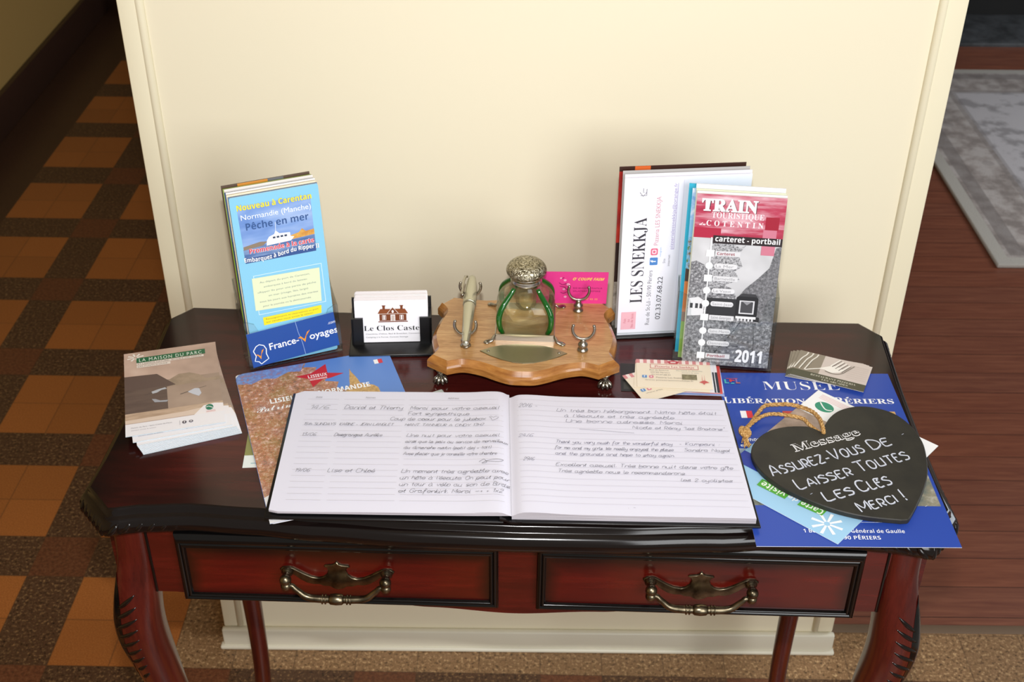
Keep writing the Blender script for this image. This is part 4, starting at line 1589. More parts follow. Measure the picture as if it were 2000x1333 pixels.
# ------------------------------------------------------------------ train brochure holder
RB, RY, RL = (.3240, -.2297, H + .003), -.105, .185
acrylic_holder('brochure_holder', 'clear acrylic brochure holder full of leaflets in front of the pizzeria flyer', (RB[0] - .0037, RB[1] + .0004, H), RY, RL, .1150, .028, .093, .096)
s = Sheet(99, 207, 1.5, ink('#d9d9dc'), ink('#e3e0e0'))
bw = picture('print_bw_grass', [(0.34, '#333336'), (0.5, '#7c7c80'), (0.62, '#bcbcc0')], .25, 6, .75)
tre = picture('print_bw_trees', [(0.36, '#3a3a3d'), (0.5, '#78787c'), (0.62, '#c8c8cc')], .3, 6, .8)
s.rect(0, 60, 99, 157, picture('print_bw_sky', [(0.3, '#b4b4b7'), (0.7, '#d6d6d9')], .02, 2))
s.rect(0, 0, 99, 66, bw)
s.poly([(0, 60), (56, 60), (54, 88), (48, 97), (40, 100), (28, 118), (14, 124), (6, 128), (0, 126)], tre)
s.poly([(22, 157), (40, 157), (44, 150), (54, 146), (60, 150), (52, 138), (58, 124), (50, 118), (56, 108), (36, 98), (22, 96)], picture('print_bw_twigs', [(0.42, '#47474a'), (0.5, '#a9a9ad'), (0.6, '#c9c9cd')], .45, 6, .8))
s.poly([(99, 60), (58, 60), (56, 86), (64, 98), (76, 110), (88, 124), (93, 148), (99, 150)], picture('print_bw_slope', [(0.36, '#48484b'), (0.55, '#7c7c80'), (0.66, '#a0a0a4')], .3, 6, .75))
s.poly([(0, 66), (99, 66), (99, 58), (0, 56)], picture('print_bw_verge', [(0.35, '#4c4c4f'), (0.65, '#98989b')], .2))
s.rect(22, 62, 56, 84, '#2f2f32')
# carriage and locomotive
s.poly([(1, 60), (19, 62), (19, 80), (12, 84), (1, 82)], '#dcdcdf')
for x in (3, 9, 14):
    s.rect(x, 70, x + 3.2, 76, '#3a3a3e')
s.poly([(55, 60), (83, 57), (83, 63), (55, 66)], '#2a2a2c')
s.rrect(55, 62, 80, 88, 3, '#232326')
s.poly([(57, 88), (79, 88), (76, 91.5), (61, 91.5)], '#3a3a3d')
s.rect(59, 66.5, 76, 83, '#d4d4d8')
s.rect(60.6, 68, 74.4, 81.6, '#46464a')
s.poly([(62, 82), (73, 82), (67.5, 77.5)], '#8f8f94')
s.rect(56, 60.5, 79, 63.5, '#e4e4e6')
for x in (58, 62, 66, 70, 74):
    s.rect(x, 57.5, x + 2.2, 60.5, '#d2d2d5')
# rails
s.line([(76, 56), (79, 40), (80, 20), (79, 2)], [.6, 1, 1.2, 1.5], '#5a5a5e')
s.line([(62, 56), (50, 36), (36, 16), (22, 2)], [.6, 1, 1.4, 1.8], '#3f3f42')
for k in range(7):
    y = 46 - 6.6 * k
    s.poly([(52 - 5.2 * k, y), (79, y + .6), (79, y + 2.2 + .25 * k), (53 - 5.2 * k, y + 1.8 + .2 * k)], '#77777b')
# header
s.rect(0, 156, 99, 207, picture('print_red_streaks', [(0.3, '#9a1836'), (0.47, '#b53a55'), (0.62, '#d5a0ac'), (0.72, '#e6ccd2')], .035, 4, .6, stretch=(.35, 2.2, 1)))
s.rect(0, 156, 30, 168, '#ad2340')
s.rect(78, 169, 93, 184, '#9d1630')
s.rect(76.5, 139, 91.5, 169, '#c9788c')
s.rect(22, 150, 99, 159.5, '#2a2023')
s.text('carteret - portbail', 24.5, 152.5, 6.4, '#f3f2f3', w=72, style='bold')
s.text('TRAIN', 6.8, 187.5, 14.2, '#4c2330', w=62, style='serif', fat=.025)
s.text('TRAIN', 6, 188, 14.2, '#f6f4f5', w=62, style='serif', fat=.028)
s.text('TOURISTIQUE', 18, 180, 7.0, '#f0dfe3', w=58, style='serif')
s.text('du', 5.2, 170.5, 4.0, '#f3e6e9', w=7, style='script', fat=.01)
s.text('COTENTIN', 13, 170.5, 6.6, '#f6f1f3', w=63, style='serif', spacing=1.7)
s.line([(20.5, 157), (20.3, 3)], 1.5, '#f0f0f2')
stops = [('Carteret', 138, 1), ('La Mer', 123, 0), ('Barneville', 108, 1), ('Le Vaast', 93, 0), ('Saint-Jean', 77, 0), ('Saint-Georges', 60, 1), ('Saint-Martin', 43, 0), ('Denneville', 28, 0), ('Portbail', 12, 1)]
for nm, y, sq in stops:
    if sq:
        s.rect(16, y - 4, 25, y + 4, '#f2f2f4')
        s.rect(26, y - 2.8, 54, y + 3.2, '#d7d7da')
    else:
        s.disc(20.4, y, 4.2, '#f2f2f4')
        s.rrect(26, y - 2.8, 52, y + 3.2, 2.8, '#dcdcdf')
    s.text(nm, 28, y - 1.5, 3.3, '#8c2036' if nm in ('Carteret', 'Portbail') else '#8f8f94', style='bold' if sq and nm != 'Barneville' else 'sans', w=20 if len(nm) < 9 else 23)
s.text('Tous renseignements au dos', 28, 5, 1.8, '#dedee0', w=30)
s.text('2011', 60, 6, 15, '#5e5e62', w=31, style='bold', fat=.035)
s.text('2011', 60, 6.5, 15, '#f0f0f2', w=31, style='bold', fat=.022)
o_ = s.out('brochure', ox=49.5)
o_.location, o_.rotation_euler = stand_xf(RB, RY, RL, .0)
tag(o_, 'red and grey tourist train brochure, front of the right holder', 'brochure', 'brochures in the right holder')
for k, (fc, ec, dx, dz, st, lab) in enumerate((
        ('#eceae6', '#d9d6cf', 0, 1.5, None, 'off-white brochure directly behind the train brochure'),
        ('#dfe3c8', '#cfd3b4', -1, 2.0, None, 'pale green edged brochure, second behind the train brochure'),
        ('#8ec3ea', '#cfe2ec', -5.0, 0, [(0, 170, 99, 207, picture('print_clouds', [(0.35, '#5f9be0'), (0.5, '#a8cdf2'), (0.65, '#f0f4f8')], .06)),
                                          (0, 96, 40, 150, picture('print_branches', [(0.4, '#5c7a3a'), (0.5, '#8fc4ea'), (0.62, '#7d6a4a')], .12)),
                                          (0, 58, 60, 96, '#c9793f'), (0, 46, 60, 58, '#8a6f5c'), (0, 0, 99, 46, '#86b04a')],
         'brochure with blue sky, cottage and green lawn edge showing left of the train'),
        ('#f3f2f4', '#e4e2e6', -1, 4.0, None, 'white brochure standing tallest behind the train brochure'),
        ('#31aecd', '#3fb3d0', -8.8, 2.0, None, 'turquoise brochure sticking out left, hindmost in the right holder'))):
    s = block_sheet(99, 207, 1.8, fc, ec)
    for q_ in st or ():
        s.rect(*q_)
    if k == 2:
        s.poly([(0, 96), (30, 96), (14, 108), (0, 112)], '#4a3a30')
    o_ = s.out('brochure', ox=49.5)
    o_.location, o_.rotation_euler = stand_xf(RB, RY, RL, .0030 + .0040 * k, dx * .001, dz * .001)
    tag(o_, lab, 'brochure', 'brochures in the right holder')

# ------------------------------------------------------------------ sheets lying on the table
# museum flyer
s = Sheet(200.4, 290.9, .5, ink('#2c4aa6', .3), ink('#dfe4ee'))
s.rect(5, 60, 197, 151, picture('print_battle', [(0.3, '#4a4f4a'), (0.45, '#757a70'), (0.55, '#8b8672'), (0.7, '#b3b0a4')], .06, 5))
s.rect(5, 118, 197, 151, picture('print_battle_sky', [(0.35, '#7e93a6'), (0.6, '#b9c5cf')], .03, 3))
s.rect(110, 35.1, 133.5, 35.6, '#e8ecf6')
s.text('MUSÉE', 50, 258, 17, '#f3f4f8', w=88, style='serif', fat=-.014)
s.text('L', 1.8, 232, 12, '#f3f4f8', w=7.5, style='serif')
s.text('IBÉRATION', 10.5, 232, 9.2, '#f3f4f8', w=83, style='serif')
s.text('DE', 100, 232, 9.2, '#f3f4f8', style='serif')
s.text('P', 127, 232.5, 12, '#f3f4f8', w=9, style='serif')
s.text('ÉRIERS', 137.5, 232.5, 9.2, '#f3f4f8', w=56, style='serif')
for x, flag in ((10, ('#2c4aa6', '#f2f2f4', '#e23b44')), (64, ('#c8463f', '#c8463f', '#d8544a')), (118, ('#e23b44', '#f2f2f4', '#e23b44')), (170, ('#c8a06a', '#c8584a', '#c8a06a'))):
    for k in range(3):
        s.rect(x + 6.6 * k, 204.5, x + 6.6 * (k + 1), 217.5, flag[k])
for k in range(3):
    s.rect(118, 206 + 4 * k, 137.8, 207.6 + 4 * k, '#f2f2f4')
s.text('10h00 - 12h00', 12, 163, 5.0, '#f0f2f8', w=44, style='bold')
s.text('et 14h - 18h', 8, 153.5, 5.0, '#f0f2f8', w=40, style='bold')
s.text('1 Boulevard du Général de Gaulle', 50, 19.5, 5.2, '#f0f2f8', w=100, style='bold', fat=-.008)
s.text('50190 PÉRIERS', 76, 10, 5.2, '#f0f2f8', w=48, style='bold', fat=-.008)
lx, ly = 6, 266
for x, y, x1, y1, c_ in ((1, 3, 6, 5, '#49b0b6'), (1, 5, 3, 11, '#49b0b6'), (7, 6, 9.5, 11, '#d33b40'), (9.5, 8, 13, 10, '#d33b40'), (14, 3, 19, 5, '#b9654a'), (14, 5, 16, 12, '#8a6aa8'), (3.6, 12, 17, 13, '#c04a50'), (8, 2, 12, 4, '#49b0b6')):
    s.rect(lx + x, ly + y, lx + x1, ly + y1, c_)
o_ = s.out('poster', ox=100.2, oy=145.45, loc=(.4140, -.3862, H + .0008), rot=(0, 0, .0057))
tag(o_, 'large blue museum flyer overhanging the front right corner of the table', 'flyer')

# leaflet under the heart
s = Sheet(148, 209, .5, ink('#9cc9e8'), ink('#e6eef2'))
s.rect(0, 44, 148, 104, picture('print_marsh', [(0.35, '#8f7f72'), (0.6, '#b59f90'), (0.75, '#cdbcae')], .03, 4))
s.rect(0, 0, 148, 46, '#f0f1f2')
s.disc(126, 24, 11, '#2f8f72', 9)
s.line(spline([(116, 24), (122, 27), (128, 24), (134, 19)], 5), 1.5, '#f0f4f2')
for k in range(4):
    s.rect(100, 12 - 2.4 * k, 140, 12.8 - 2.4 * k, '#e6b4b8')
for k in range(8):
    a = k * PI / 4 + .2
    s.line([(23 + 3 * math.cos(a), 191 + 3 * math.sin(a)), (23 + 16 * math.cos(a), 191 + 16 * math.sin(a))], [2.2, 3.4], '#f2f5f8')
s.poly([(33, 172), (60, 174), (60, 187), (33, 184)], '#57a83f')
s.text('Carte', 35, 175.5, 8.5, '#eef6ea', w=24, style='bold', rot=.06)
s.text('de', 63, 177.5, 7, '#eef2f4', style='bold', rot=.06)
s.poly([(74, 176), (108, 177), (107, 189), (74, 188)], '#57a83f')
s.text('visite', 77, 178, 8.5, '#eef6ea', w=28, style='bold', rot=.04)
s.rect(60, 150, 148, 171, '#2b3f9a')
s.disc(10, 150, 7, '#5a4234', 5)
ang = math.atan2(.673, -.74)
o_ = s.out('leaflet', ox=0, oy=209, loc=(.3944, -.5292, H + .0019), rot=(0, 0, ang))
tag(o_, 'light blue leaflet with a white snowflake-like flower, half hidden under the black heart', 'leaflet')

# ------------------------------------------------------------------ heart chalkboard
HA = .3766
hrt = thing('heart_sign', 'black heart-shaped chalkboard with chalk message and twine loop', 'sign', (.42, -.405, H + .0030), (0, 0, HA))
hp = [(8.8, 42.8), (1, 56.1), (-9.4, 61.8), (-25.3, 66.4), (-43.2, 66.4), (-60.8, 60), (-76.5, 48), (-85.2, 32), (-87.8, 11), (-84.5, -8.6), (-77.2, -26.9), (-56.5, -59.5), (-29.7, -85.5), (4, -105),
      (10, -106.6), (15.5, -104), (33.6, -90.5), (56.3, -71.5), (75.5, -51), (96, -18), (103.4, 4), (105.6, 24), (102, 42.9), (92.5, 56.5), (79, 66.6), (63.5, 71.2), (46, 70), (30, 62.8), (17, 52.6)]
h2 = spline(hp[:14], 5) + spline(hp[14:], 5)
h2 = [tuple(p) for p in h2]
m_board = mat('chalkboard_black', '#26241f', 0.5)
t = NT(m_board)
t.color(t.ramp(t.noise(t.coords('Object'), 35, 5), [(0.35, '#1b1a16'), (0.65, '#28261f')]))
s = Sheet(1, 1, 1, m_board)
s.v, s.f, s.mi, s.sm, s.uv, s.mats = [], [], [], [], [], []
q2 = ccw(h2)
tmp = MB()
s.prism(q2, [(.6, 0), (0, .5), (0, 5.0), (.9, 5.8)], m_board, False, True, True)
s.z = 5.82
s.text('Message', -37.5, 24.6, 12.6, '#e9e9ec', w=83, style='serif', fat=.02, skew=.08)
s.text('Message', -36.3, 25.2, 12.2, m_board, w=81.2, style='serif', fat=-.013, skew=.08)
ck, ck2 = mat('chalk_white', '#d3d7e2', .8, spec=.1), mat('chalk_faint', '#aab0c0', .8, spec=.1)
for tx, x, y, h_, x1, sd, lw in (('Assurez-Vous', -80, -1.5, 16, 32, 41, 1.7), ('De', 42, -1.5, 15, 66, 42, 1.7), ('Laisser', -65.5, -29.3, 15, -1, 43, 1.7), ('Toutes', 8, -28, 16, 70, 44, 1.7),
                                 ('Les', -49, -55.3, 14, -17, 45, 1.8), ('Clés', -9, -55.5, 16, 28, 46, 1.8), ('Merci', -26, -81.5, 14, 17, 47, 1.7), ('!', 27, -82.5, 17, 28, 48, 1.7)):
    s.hand(tx, x, y, h_, ck2, lw, w=x1 - x if tx != '!' else None, slant=.05, jit=.22, smallcaps=True, seed=sd, smooth=True, xgap=1.3, double=ck)
for x, y in ((86, 9), (38, -97), (-60, -40)):
    s.line([(x, y), (x + 3, y + .8)], .7, ck2)
s.out('chalkboard', hrt)
m_twine = mat('jute_twine', '#b8905a', 0.85, spec=.1)
t = NT(m_twine)
t.color(t.ramp(t.noise(t.coords('Object', (1, 1, 1)), 420, 2, .6, 1.0), [(0.35, '#8f6838'), (0.5, '#b98f57'), (0.65, '#d3b07a')]))
t.bump(t.noise(t.coords('Object'), 500, 2), .6, .001)
b = MB()


def rope(path, r):
    r *= .001
    pts = spline([tuple(c_ * .001 for c_ in p) for p in path], 10)
    n_ = len(pts)
    V = [Vector(p) for p in pts]
    for st in range(3):
        out = []
        for i, p in enumerate(V):
            tg = (V[min(i + 1, n_ - 1)] - V[max(i - 1, 0)]).normalized()
            x = tg.cross(Vector((0, 0, 1))).normalized()
            y = tg.cross(x)
            a = i * .55 + st * 2 * PI / 3
            out.append(p + (x * math.cos(a) + y * math.sin(a)) * r * .52)
        b.tube(out, r * .62, m_twine, 7)


rope([(8.6, 41.5, 4.6), (9.4, 45, 9.5), (13, 55, 10.5), (15.9, 62.8, 9), (17.4, 76, 7), (12.5, 88, 6), (1.7, 98.6, 6), (-12.8, 105.4, 5), (-25.2, 107.8, 4.5), (-40.8, 97.5, 4.5), (-55, 86, 4.5), (-65, 79, 5), (-70, 73, 6)], 2.2)
rope([(8.4, 43, 3.0), (5, 54, 3.5), (3, 62, 4.5), (1.5, 71.7, 5.5), (-9.1, 81.1, 6), (-22.6, 89.2, 6), (-34.9, 92, 5.5), (-49.5, 87.4, 5), (-62, 80.5, 5), (-69, 73.5, 6)], 2.0)
# knot and frayed ends
rope([(-66, 79, 4), (-72, 78, 8), (-76, 72, 8), (-72, 67, 5), (-66, 71, 5), (-68, 77, 9)], 2.4)
b.ball((-.0705, .0725, .0055), .0052, m_twine)
rnd = random.Random(5)
for k in range(26):
    a = rnd.uniform(-.5, .5)
    L_ = rnd.uniform(9, 15)
    x, y = -72.5 + rnd.uniform(-2, 2), 68 + rnd.uniform(-1, 2)
    pth = [(x, y, 5), (x - 2.5 + 3 * a, y - L_ * .5, 4 + rnd.uniform(-2, 2)), (x - 4 + 7 * a, y - L_, 2.5 + rnd.uniform(-1.5, 2))]
    b.tube(spline([tuple(c_ * .001 for c_ in p) for p in pth], 4), .00065, m_twine, 5)
b.build('twine_loop', hrt)

# ------------------------------------------------------------------ pizzeria cards
def pizza_card():
    s = Sheet(86, 55, .45, ink('#f0e3cb'), ink('#e7dac2'))
    n_ = 21
    for k in range(n_):
        s.rect(86 * k / n_, 47.5, 86 * (k + 1) / n_, 55, '#d98f8e' if k % 2 == 0 else '#f6e6de')
    s.poly([(38, 47), (48, 47), (50, 52), (43, 54.5), (36, 52)], '#c04652')
    s.rect(40, 49, 46, 51.5, '#f0d6d0')
    s.rect(16, 37, 72, 45.5, '#c46a68')
    s.rect(16.7, 37.7, 71.3, 44.8, '#f3e4d2')
    s.text('Pizzeria Les Snekkja', 21, 39.2, 4.0, '#c2605f', w=46, style='serif')
    for k, q_ in enumerate(('Rue de Saint-Lô', '50190 Périers', '02.33.07.68.22')):
        s.text(q_, 15 + k, 32.6 - 4.6 * k, 2.2, '#8f887c', w=22)
    s.text('Du mardi au dimanche', 46, 33.0, 2.2, '#9aa39a', w=30)
    s.text('ouvert le soir', 52, 29.0, 2.2, '#9aa39a', w=20)
    s.rect(52, 16.5, 69, 26.5, picture('print_room', [(0.3, '#6b6248'), (0.55, '#8b8262'), (0.7, '#b0a888')], .2))
    s.rrect(6, 17.5, 11.5, 22.5, .8, '#5f8fc6')
    s.text('f', 7.8, 18.4, 3.4, '#f0f4fa', style='bold')
    s.rrect(14, 17.5, 19, 22.3, 1.2, '#d9788c')
    s.disc(16.5, 19.9, 1.2, '#f2dcdc')
    s.text('Pizzeria Les Snekkja', 22, 17.5, 2.6, '#8a7f70', w=32)
    s.text('www.pizzerialessnekkja.fr', 9, 12.5, 2.0, '#948c80', w=56)
    s.poly([(71, 12), (76, 15.5), (78, 15.5), (83, 12), (78, 10.5), (76.5, 7.5), (75, 10.5)], '#c9605a')
    for x in (74.5, 77.2):
        s.poly([(x, 15), (x + .8, 15), (x + .5, 27)], '#d98a80')
    return s


PZ = [((.2624, -.2512, .0053), -.0495, 'cream pizzeria card with a striped red top edge, uppermost of its pile'),
      ((.2528, -.2613, .0036), .405, 'cream pizzeria card turned askew, fanned out below the top card towards the book'),
      ((.2600, -.2535, .0044), -.105, 'cream pizzeria card with its lower right corner showing under the top card')]
for (lx, ly, lz), a, lab in PZ:
    o_ = pizza_card().out('business_card', ox=43, oy=27.5, loc=(lx, ly, H + lz), rot=(0, 0, a))
    tag(o_, lab, 'business card', 'cards in the pizzeria pile')
for (lx, ly, lz), a, fc, dec, lab in (((.2700, -.2545, .0028), -.04, '#ece9ee', [(80, 0, 86, 40, '#30343c'), (82, 0, 83, 55, '#e6e3ea')], 'white card with a dark stripe, poking out right of the pizzeria cards'),
                                      ((.2735, -.2548, .0020), -.06, '#c8433f', [(0, 0, 86, 4, '#d4584e')], 'red card poking out at the right of the pizzeria pile'),
                                      ((.2745, -.2585, .0012), -.03, '#c9d0ea', [(0, 0, 86, 6, '#8ea2d8')], 'pale blue-white card at the bottom right of the pizzeria pile'),
                                      ((.2440, -.2535, .0006), -.05, '#1f1d18', [(3, 4, 20, 18, '#3b3a34')], 'black card under the left side of the pizzeria pile')):
    s = Sheet(86, 55, .45, ink(fc), ink('#d9d6da' if fc != '#1f1d18' else '#14130f'))
    for q_ in dec:
        s.rect(*q_)
    o_ = s.out('business_card', ox=43, oy=27.5, loc=(lx, ly, H + lz), rot=(0, 0, a))
    tag(o_, lab, 'business card', 'cards in the pizzeria pile')


# ------------------------------------------------------------------ restaurant cards with forks
def fork_card():
    s = Sheet(85, 54, .45, ink('#cfc2bb'), ink('#dcd6cf'))
    s.rect(0, 0, 85, 14, '#4d4c3b')
    s.rect(0, 14, 30, 54, '#8d8273')
    s.text('RESTAURANT PIZZERIA', 22, 8.0, 3.4, '#d8d4c4', w=52, style='serif', fat=-.01)
    s.text('LES ARCADES', 36, 2.8, 3.4, '#d8d4c4', w=30, style='serif', fat=-.01)
    for k in range(3):
        x = 6 * k
        s.line(spline([(1 + x, 16), (4.5 + x, 34), (6 + x, 40), (9 + x, 47), (10 + x, 53)], 4), [1.5] * 16 + [2.6], '#e9e3da')
        s.line(spline([(2.6 + x, 17), (6 + x, 36)], 4), .6, '#5d5548')
    s.line(spline([(14, 16), (20, 20), (27, 24), (33, 27), (40, 29)], 4), [1.6] * 10 + [2.5, 3.2, 4.5, 6, 8, 9.5, 11], '#f0ebe4')
    s.poly([(36, 24), (44, 22), (52, 26), (56, 32), (46, 38), (38, 34)], '#f0ebe4')
    for k in range(4):
        a, c_ = 40 + 4.2 * k, 35.5 - 2.4 * k
        s.line([(a, c_), (a + 8, c_ + 16.5)], [2.0, 1.5], '#f0ebe4')
        s.line([(a + 1.8, c_ - 1), (a + 9.8, c_ + 15.2)], [.9, .7], '#4f473b')
    s.line(spline([(36, 22.5), (46, 20.5), (55, 25), (60, 34), (66, 46)], 4), 1.0, '#6d6454')
    for k in range(7):
        s.rect(60, 20 + 4.2 * k, 83, 20.4 + 4.2 * k, '#bdafa8')
    return s


for (lx, ly, lz), a, lab in (((.4405, -.2355, .0022), -.300, 'fork-photo restaurant card lowest in its fan, sticking out at the left'),
                             ((.4420, -.2365, .0030), -.335, 'fork-photo restaurant card second from the bottom of its fan'),
                             ((.4445, -.2378, .0038), -.375, 'fork-photo restaurant card just under the top one of its fan'),
                             ((.4470, -.2400, .0046), -.415, 'fork-photo restaurant card on top of its fan above the museum flyer')):
    o_ = fork_card().out('business_card', ox=42.5, oy=27, loc=(lx, ly, H + lz), rot=(0, 0, a))
    tag(o_, lab, 'business card', 'restaurant cards in the fan')


# ------------------------------------------------------------------ pile of nature-park leaflets
def park_leaflet():
    W_, H_ = 105, 160
    s = Sheet(W_, H_, .7, picture('print_mist', [(0.3, '#ad9486'), (0.55, '#cbb0a1'), (0.75, '#dfc9bb')], .012, 3), ink('#c6d8e0'), nx=2, ny=10)
    s.rect(0, 40, W_, 96, picture('print_mist_low', [(0.3, '#9a8577'), (0.6, '#b09a8a')], .015, 3), 1, 6)
    s.poly([(50, 96), (60, 104), (72, 104), (82, 98), (90, 88), (105, 90), (105, 82), (50, 82)], picture('print_copse', [(0.3, '#93826f'), (0.6, '#a8937f')], .06))
    s.poly([(0, 38), (46, 38), (46, 82), (56, 84), (36, 110), (0, 112)], picture('print_barn', [(0.3, '#5a4b46'), (0.6, '#6d5c54')], .05, stretch=(.3, 2, 1)))
    s.poly([(0, 84), (56, 84), (36, 110), (0, 112)], '#66554f')
    s.rect(0, 28, W_, 40, picture('print_reed', [(0.3, '#a48a74'), (0.6, '#cbb19a')], .06, stretch=(.4, 2, 1)))
    s.poly([(0, 22), (W_, 22), (W_, 36), (62, 30), (0, 28)], '#dcc8b8')
    s.poly([(72, 20), (W_, 20), (W_, 36), (96, 38), (84, 36)], '#efeaec')
    s.rect(0, 0, W_, 21, '#edebf0')
    # birds
    s.poly([(29, 76), (36, 79), (44, 81), (46, 78), (40, 77), (35, 73), (30, 72)], '#b9bcc4')
    s.line([(22, 71), (30, 74)], .8, '#5d534e')
    s.poly([(29, 62), (32, 55), (45, 53), (47, 56), (38, 57), (33, 61)], '#a4a6ae')
    s.poly([(68, 66), (76, 71), (81, 70), (83, 60), (80, 55), (74, 60)], '#c7cad4')
    s.line([(60, 63.5), (69, 66.5)], .9, '#5d534e')
    s.line([(80, 70), (89, 72.5)], .6, '#6b5f58')
    for k in range(8):
        a = k * PI / 4 + .25
        s.line([(13 + 2 * math.cos(a), 149 + 2 * math.sin(a)), (13 + 9.5 * math.cos(a), 149 + 7.5 * math.sin(a))], [1.4, 2.4], '#f3eee8')
    s.poly([(14, 137), (92, 138), (92, 148), (14, 147)], '#2f6a48')
    s.text('LA MAISON DU PARC', 17, 138.7, 6.8, '#e4eee4', w=71, style='sans', spacing=1.25)
    s.rect(14, 132.5, 90, 136.6, '#e9dfd6')
    s.rect(14, 126.5, 52, 131.6, '#e9dfd6')
    s.text('ET L’ESPACE NATUREL SENSIBLE DES MARAIS', 15.5, 133.4, 2.3, '#6b6058', w=72)
    s.text('DES PONTS D’OUVE', 15.5, 127.8, 2.3, '#6b6058', w=33)
    s.disc(90, 31, 4.2, '#2f7a5e', 5.2)
    s.line(spline([(86.5, 31), (89, 32.5), (93.5, 29)], 4), 1.0, '#edf2ee')
    s.rect(86, 22, 96, 23, '#e2b9b4')
    s.rect(86, 24, 96, 24.7, '#e2b9b4')
    s.text('Maison du Parc / Saint-Côme-du-Mont', 6, 12, 1.9, '#857f88', w=43)
    s.text('Ouvert toute la saison', 6, 7.5, 1.7, '#a39da6', w=26)
    s.rect(57, 6, 57.4, 14, '#a39da6')
    s.disc(62, 10, 2.3, '#55505a', 2.6)
    s.text('f', 61.2, 8.4, 3.2, '#efeef2', style='bold')
    s.disc(69, 10, 2.3, '#55505a', 2.0)
    s.disc(69, 10, 1.1, '#d8d6dc')
    return s


pile = []
for u in (1.0, .97, .93, .88, .84, .79, .74, .70, .45, 0.0):      # fanned towards the front right, lowest first
    pile.append((-.3072 + .0112 * u, -.2945 - .0133 * u, .2693 + .107 * u, ''))
proto = park_leaflet()
src = None
n_p = len(pile)
ordn = ['lowest nature-park leaflet, fanned out furthest to the front right of its pile', 'nature-park leaflet second from the bottom of its pile', 'nature-park leaflet third from the bottom of its pile',
        'nature-park leaflet fourth from the bottom of its pile', 'nature-park leaflet in the middle of its pile, five from the bottom', 'nature-park leaflet in the upper half of its pile, four below the top',
        'nature-park leaflet three below the top of its pile', 'nature-park leaflet two below the top of its pile', 'nature-park leaflet just under the top one, its icons showing below',
        'brown misty nature-park leaflet with two herons, top of its pile']
for k, (x, y, a, _) in enumerate(pile):
    top_one = k == n_p - 1
    if top_one:
        o_ = park_leaflet().out('leaflet', ox=52.5, oy=80)
    elif src is None:
        o_ = src = proto.out('leaflet', ox=52.5, oy=80)
    else:
        o_ = src.copy()
        COL.objects.link(o_)
    o_.location = (x, y, H + .0009 + k * .00112 + (.0006 if top_one else 0))
    o_.rotation_euler = (0, 0, a)
    tag(o_, ordn[k], 'leaflet', 'nature-park leaflets in the left pile')

# ------------------------------------------------------------------ magazine and leaflets under the book
mag = thing('magazine', 'tourist magazine with autumn leaves and blue sky, under the guest book', 'magazine', (-.1185, -.3560, H + .0013), (0, 0, .318))
MW, MH = 180, 264
fol = picture('print_autumn', [(0.38, '#3f3328'), (0.44, '#8f7b48'), (0.49, '#c2603f'), (0.535, '#9aa070'), (0.575, '#dd9f90'), (0.63, '#f4e2e2')], .15, 6, .85,
              second=([(0.36, '#8f8a48'), (0.5, '#c07a66'), (0.62, '#a8889a')], .03, 'MIX', .25))
rc = []
s = Sheet(MW, MH, .35, ink('#5b86cf', .3), ink('#dfe6f0'), outline=[(0, 0), (MW, 0), (MW, MH), (9, MH), (4, MH - 2), (1, MH - 6), (0, MH - 12)])
s.poly([(0.3, 8), (9, .3), (120, .3), (135, 60), (128, 130), (112, 170), (119, 196), (108, 206), (112, 216), (97, 222), (104, 234), (88, 240), (93, 252), (78, 256), (82, 263.5), (10, 263.5), (3, 259), (.3, 250)], fol)
s.poly([(0.5, 244), (16, 240), (30, 247), (44, 243), (60, 252), (74, 249), (80, 263.5), (20, 263.5), (10, 263.4), (2, 258), (.3, 250)], picture('print_autumn_sky', [(0.35, '#b07a7a'), (0.48, '#6f86c0'), (0.6, '#7fa0da')], .18, 6, .7))
# red polygon logo
s.poly([(66, 240), (84, 241), (104, 255), (103, 237), (121, 231), (104, 226), (96, 226), (82, 214), (80, 231)], '#c2222c')
s.text('LISIEUX', 80, 232, 6.0, '#f3e9ea', w=22, style='bold')
s.text('NORMANDIE', 81, 227, 3.0, '#f3e9ea', w=20, style='bold')
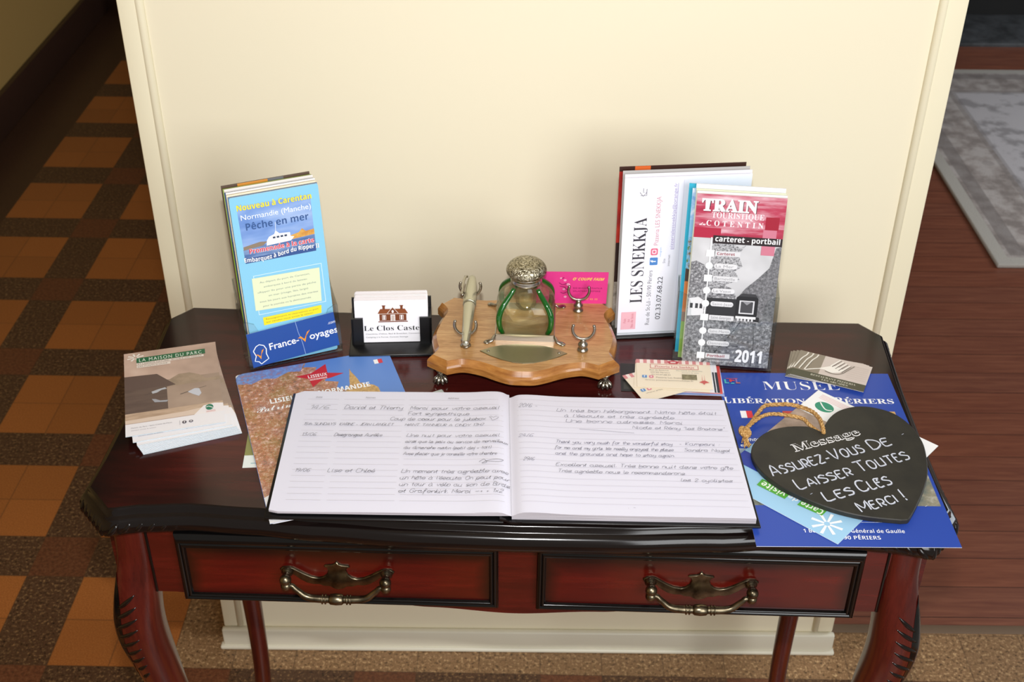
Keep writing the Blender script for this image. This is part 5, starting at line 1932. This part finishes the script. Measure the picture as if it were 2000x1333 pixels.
# basilica
s.poly([(114, 160), (114, 192), (119, 199), (121, 203), (123, 206), (124, 214), (126, 224), (127.6, 231), (128.5, 238), (129.6, 230), (132, 222), (134, 214), (135, 206), (137, 203), (143, 201.5), (149, 198), (153, 192), (154, 160)], picture('print_stone', [(0.35, '#a8834a'), (0.6, '#d0aa6e')], .25))
s.rect(122, 202, 138, 206, '#b88a4e')
s.rect(159, 238, 164, 246.5, '#f0f0f2')
s.rect(164, 238, 169, 246.5, '#cf2f3c')
s.text('LISIEUX EN NORMANDIE', 31, 196.5, 8.6, '#f4f4f6', w=114, style='bold', fat=.008)
s.text('Patrimoine & Nature', 14, 184, 10.5, '#f4f4f6', w=122, style='script')
s.poly([(.3, 10), (9, .3), (70, .3), (60, 30), (30, 44), (12, 46), (.3, 40)], '#eceaea')
s.rect(0, 0, 78, 10, '#eceaea')
s.text('guide', 18, 20, 5, '#8a8890', style='sans')
o_ = s.out('cover', mag, ox=MW / 2, oy=MH / 2, loc=(0, 0, .0016))
s = Sheet(MW - 1, MH - 1, 1.2, ink('#ecebee'), ink('#e3e2e6'), round_=4)
s.out('inner_pages', mag, ox=(MW - 1) / 2, oy=(MH - 1) / 2, loc=(0, 0, .0012))

s = Sheet(105, 140, .4, ink('#8a8a52'), ink('#d9dcd6'))
s.rect(0, 0, 105, 20, '#dfe6e4')
s.rect(8, 6, 40, 7.4, '#8fb3bd')
o_ = s.out('leaflet', ox=0, oy=0, loc=(-.2066, -.4212, H + .0005), rot=(0, 0, .075))
tag(o_, 'olive green leaflet with a white foot, peeking out left of the magazine', 'leaflet')
s = Sheet(100, 150, .4, ink('#bfc6c0'), ink('#d9dcda'))
s.rect(40, 120, 96, 121.2, '#a7aea8')
s.rect(50, 126, 96, 127.2, '#a7aea8')
o_ = s.out('leaflet', ox=100, oy=150, loc=(-.0053, -.279, H + .0005), rot=(0, 0, .50))
tag(o_, 'pale grey-green leaflet with one corner showing above the guest book', 'leaflet')

# every label-bearing object is in place
bpy.context.view_layer.update()
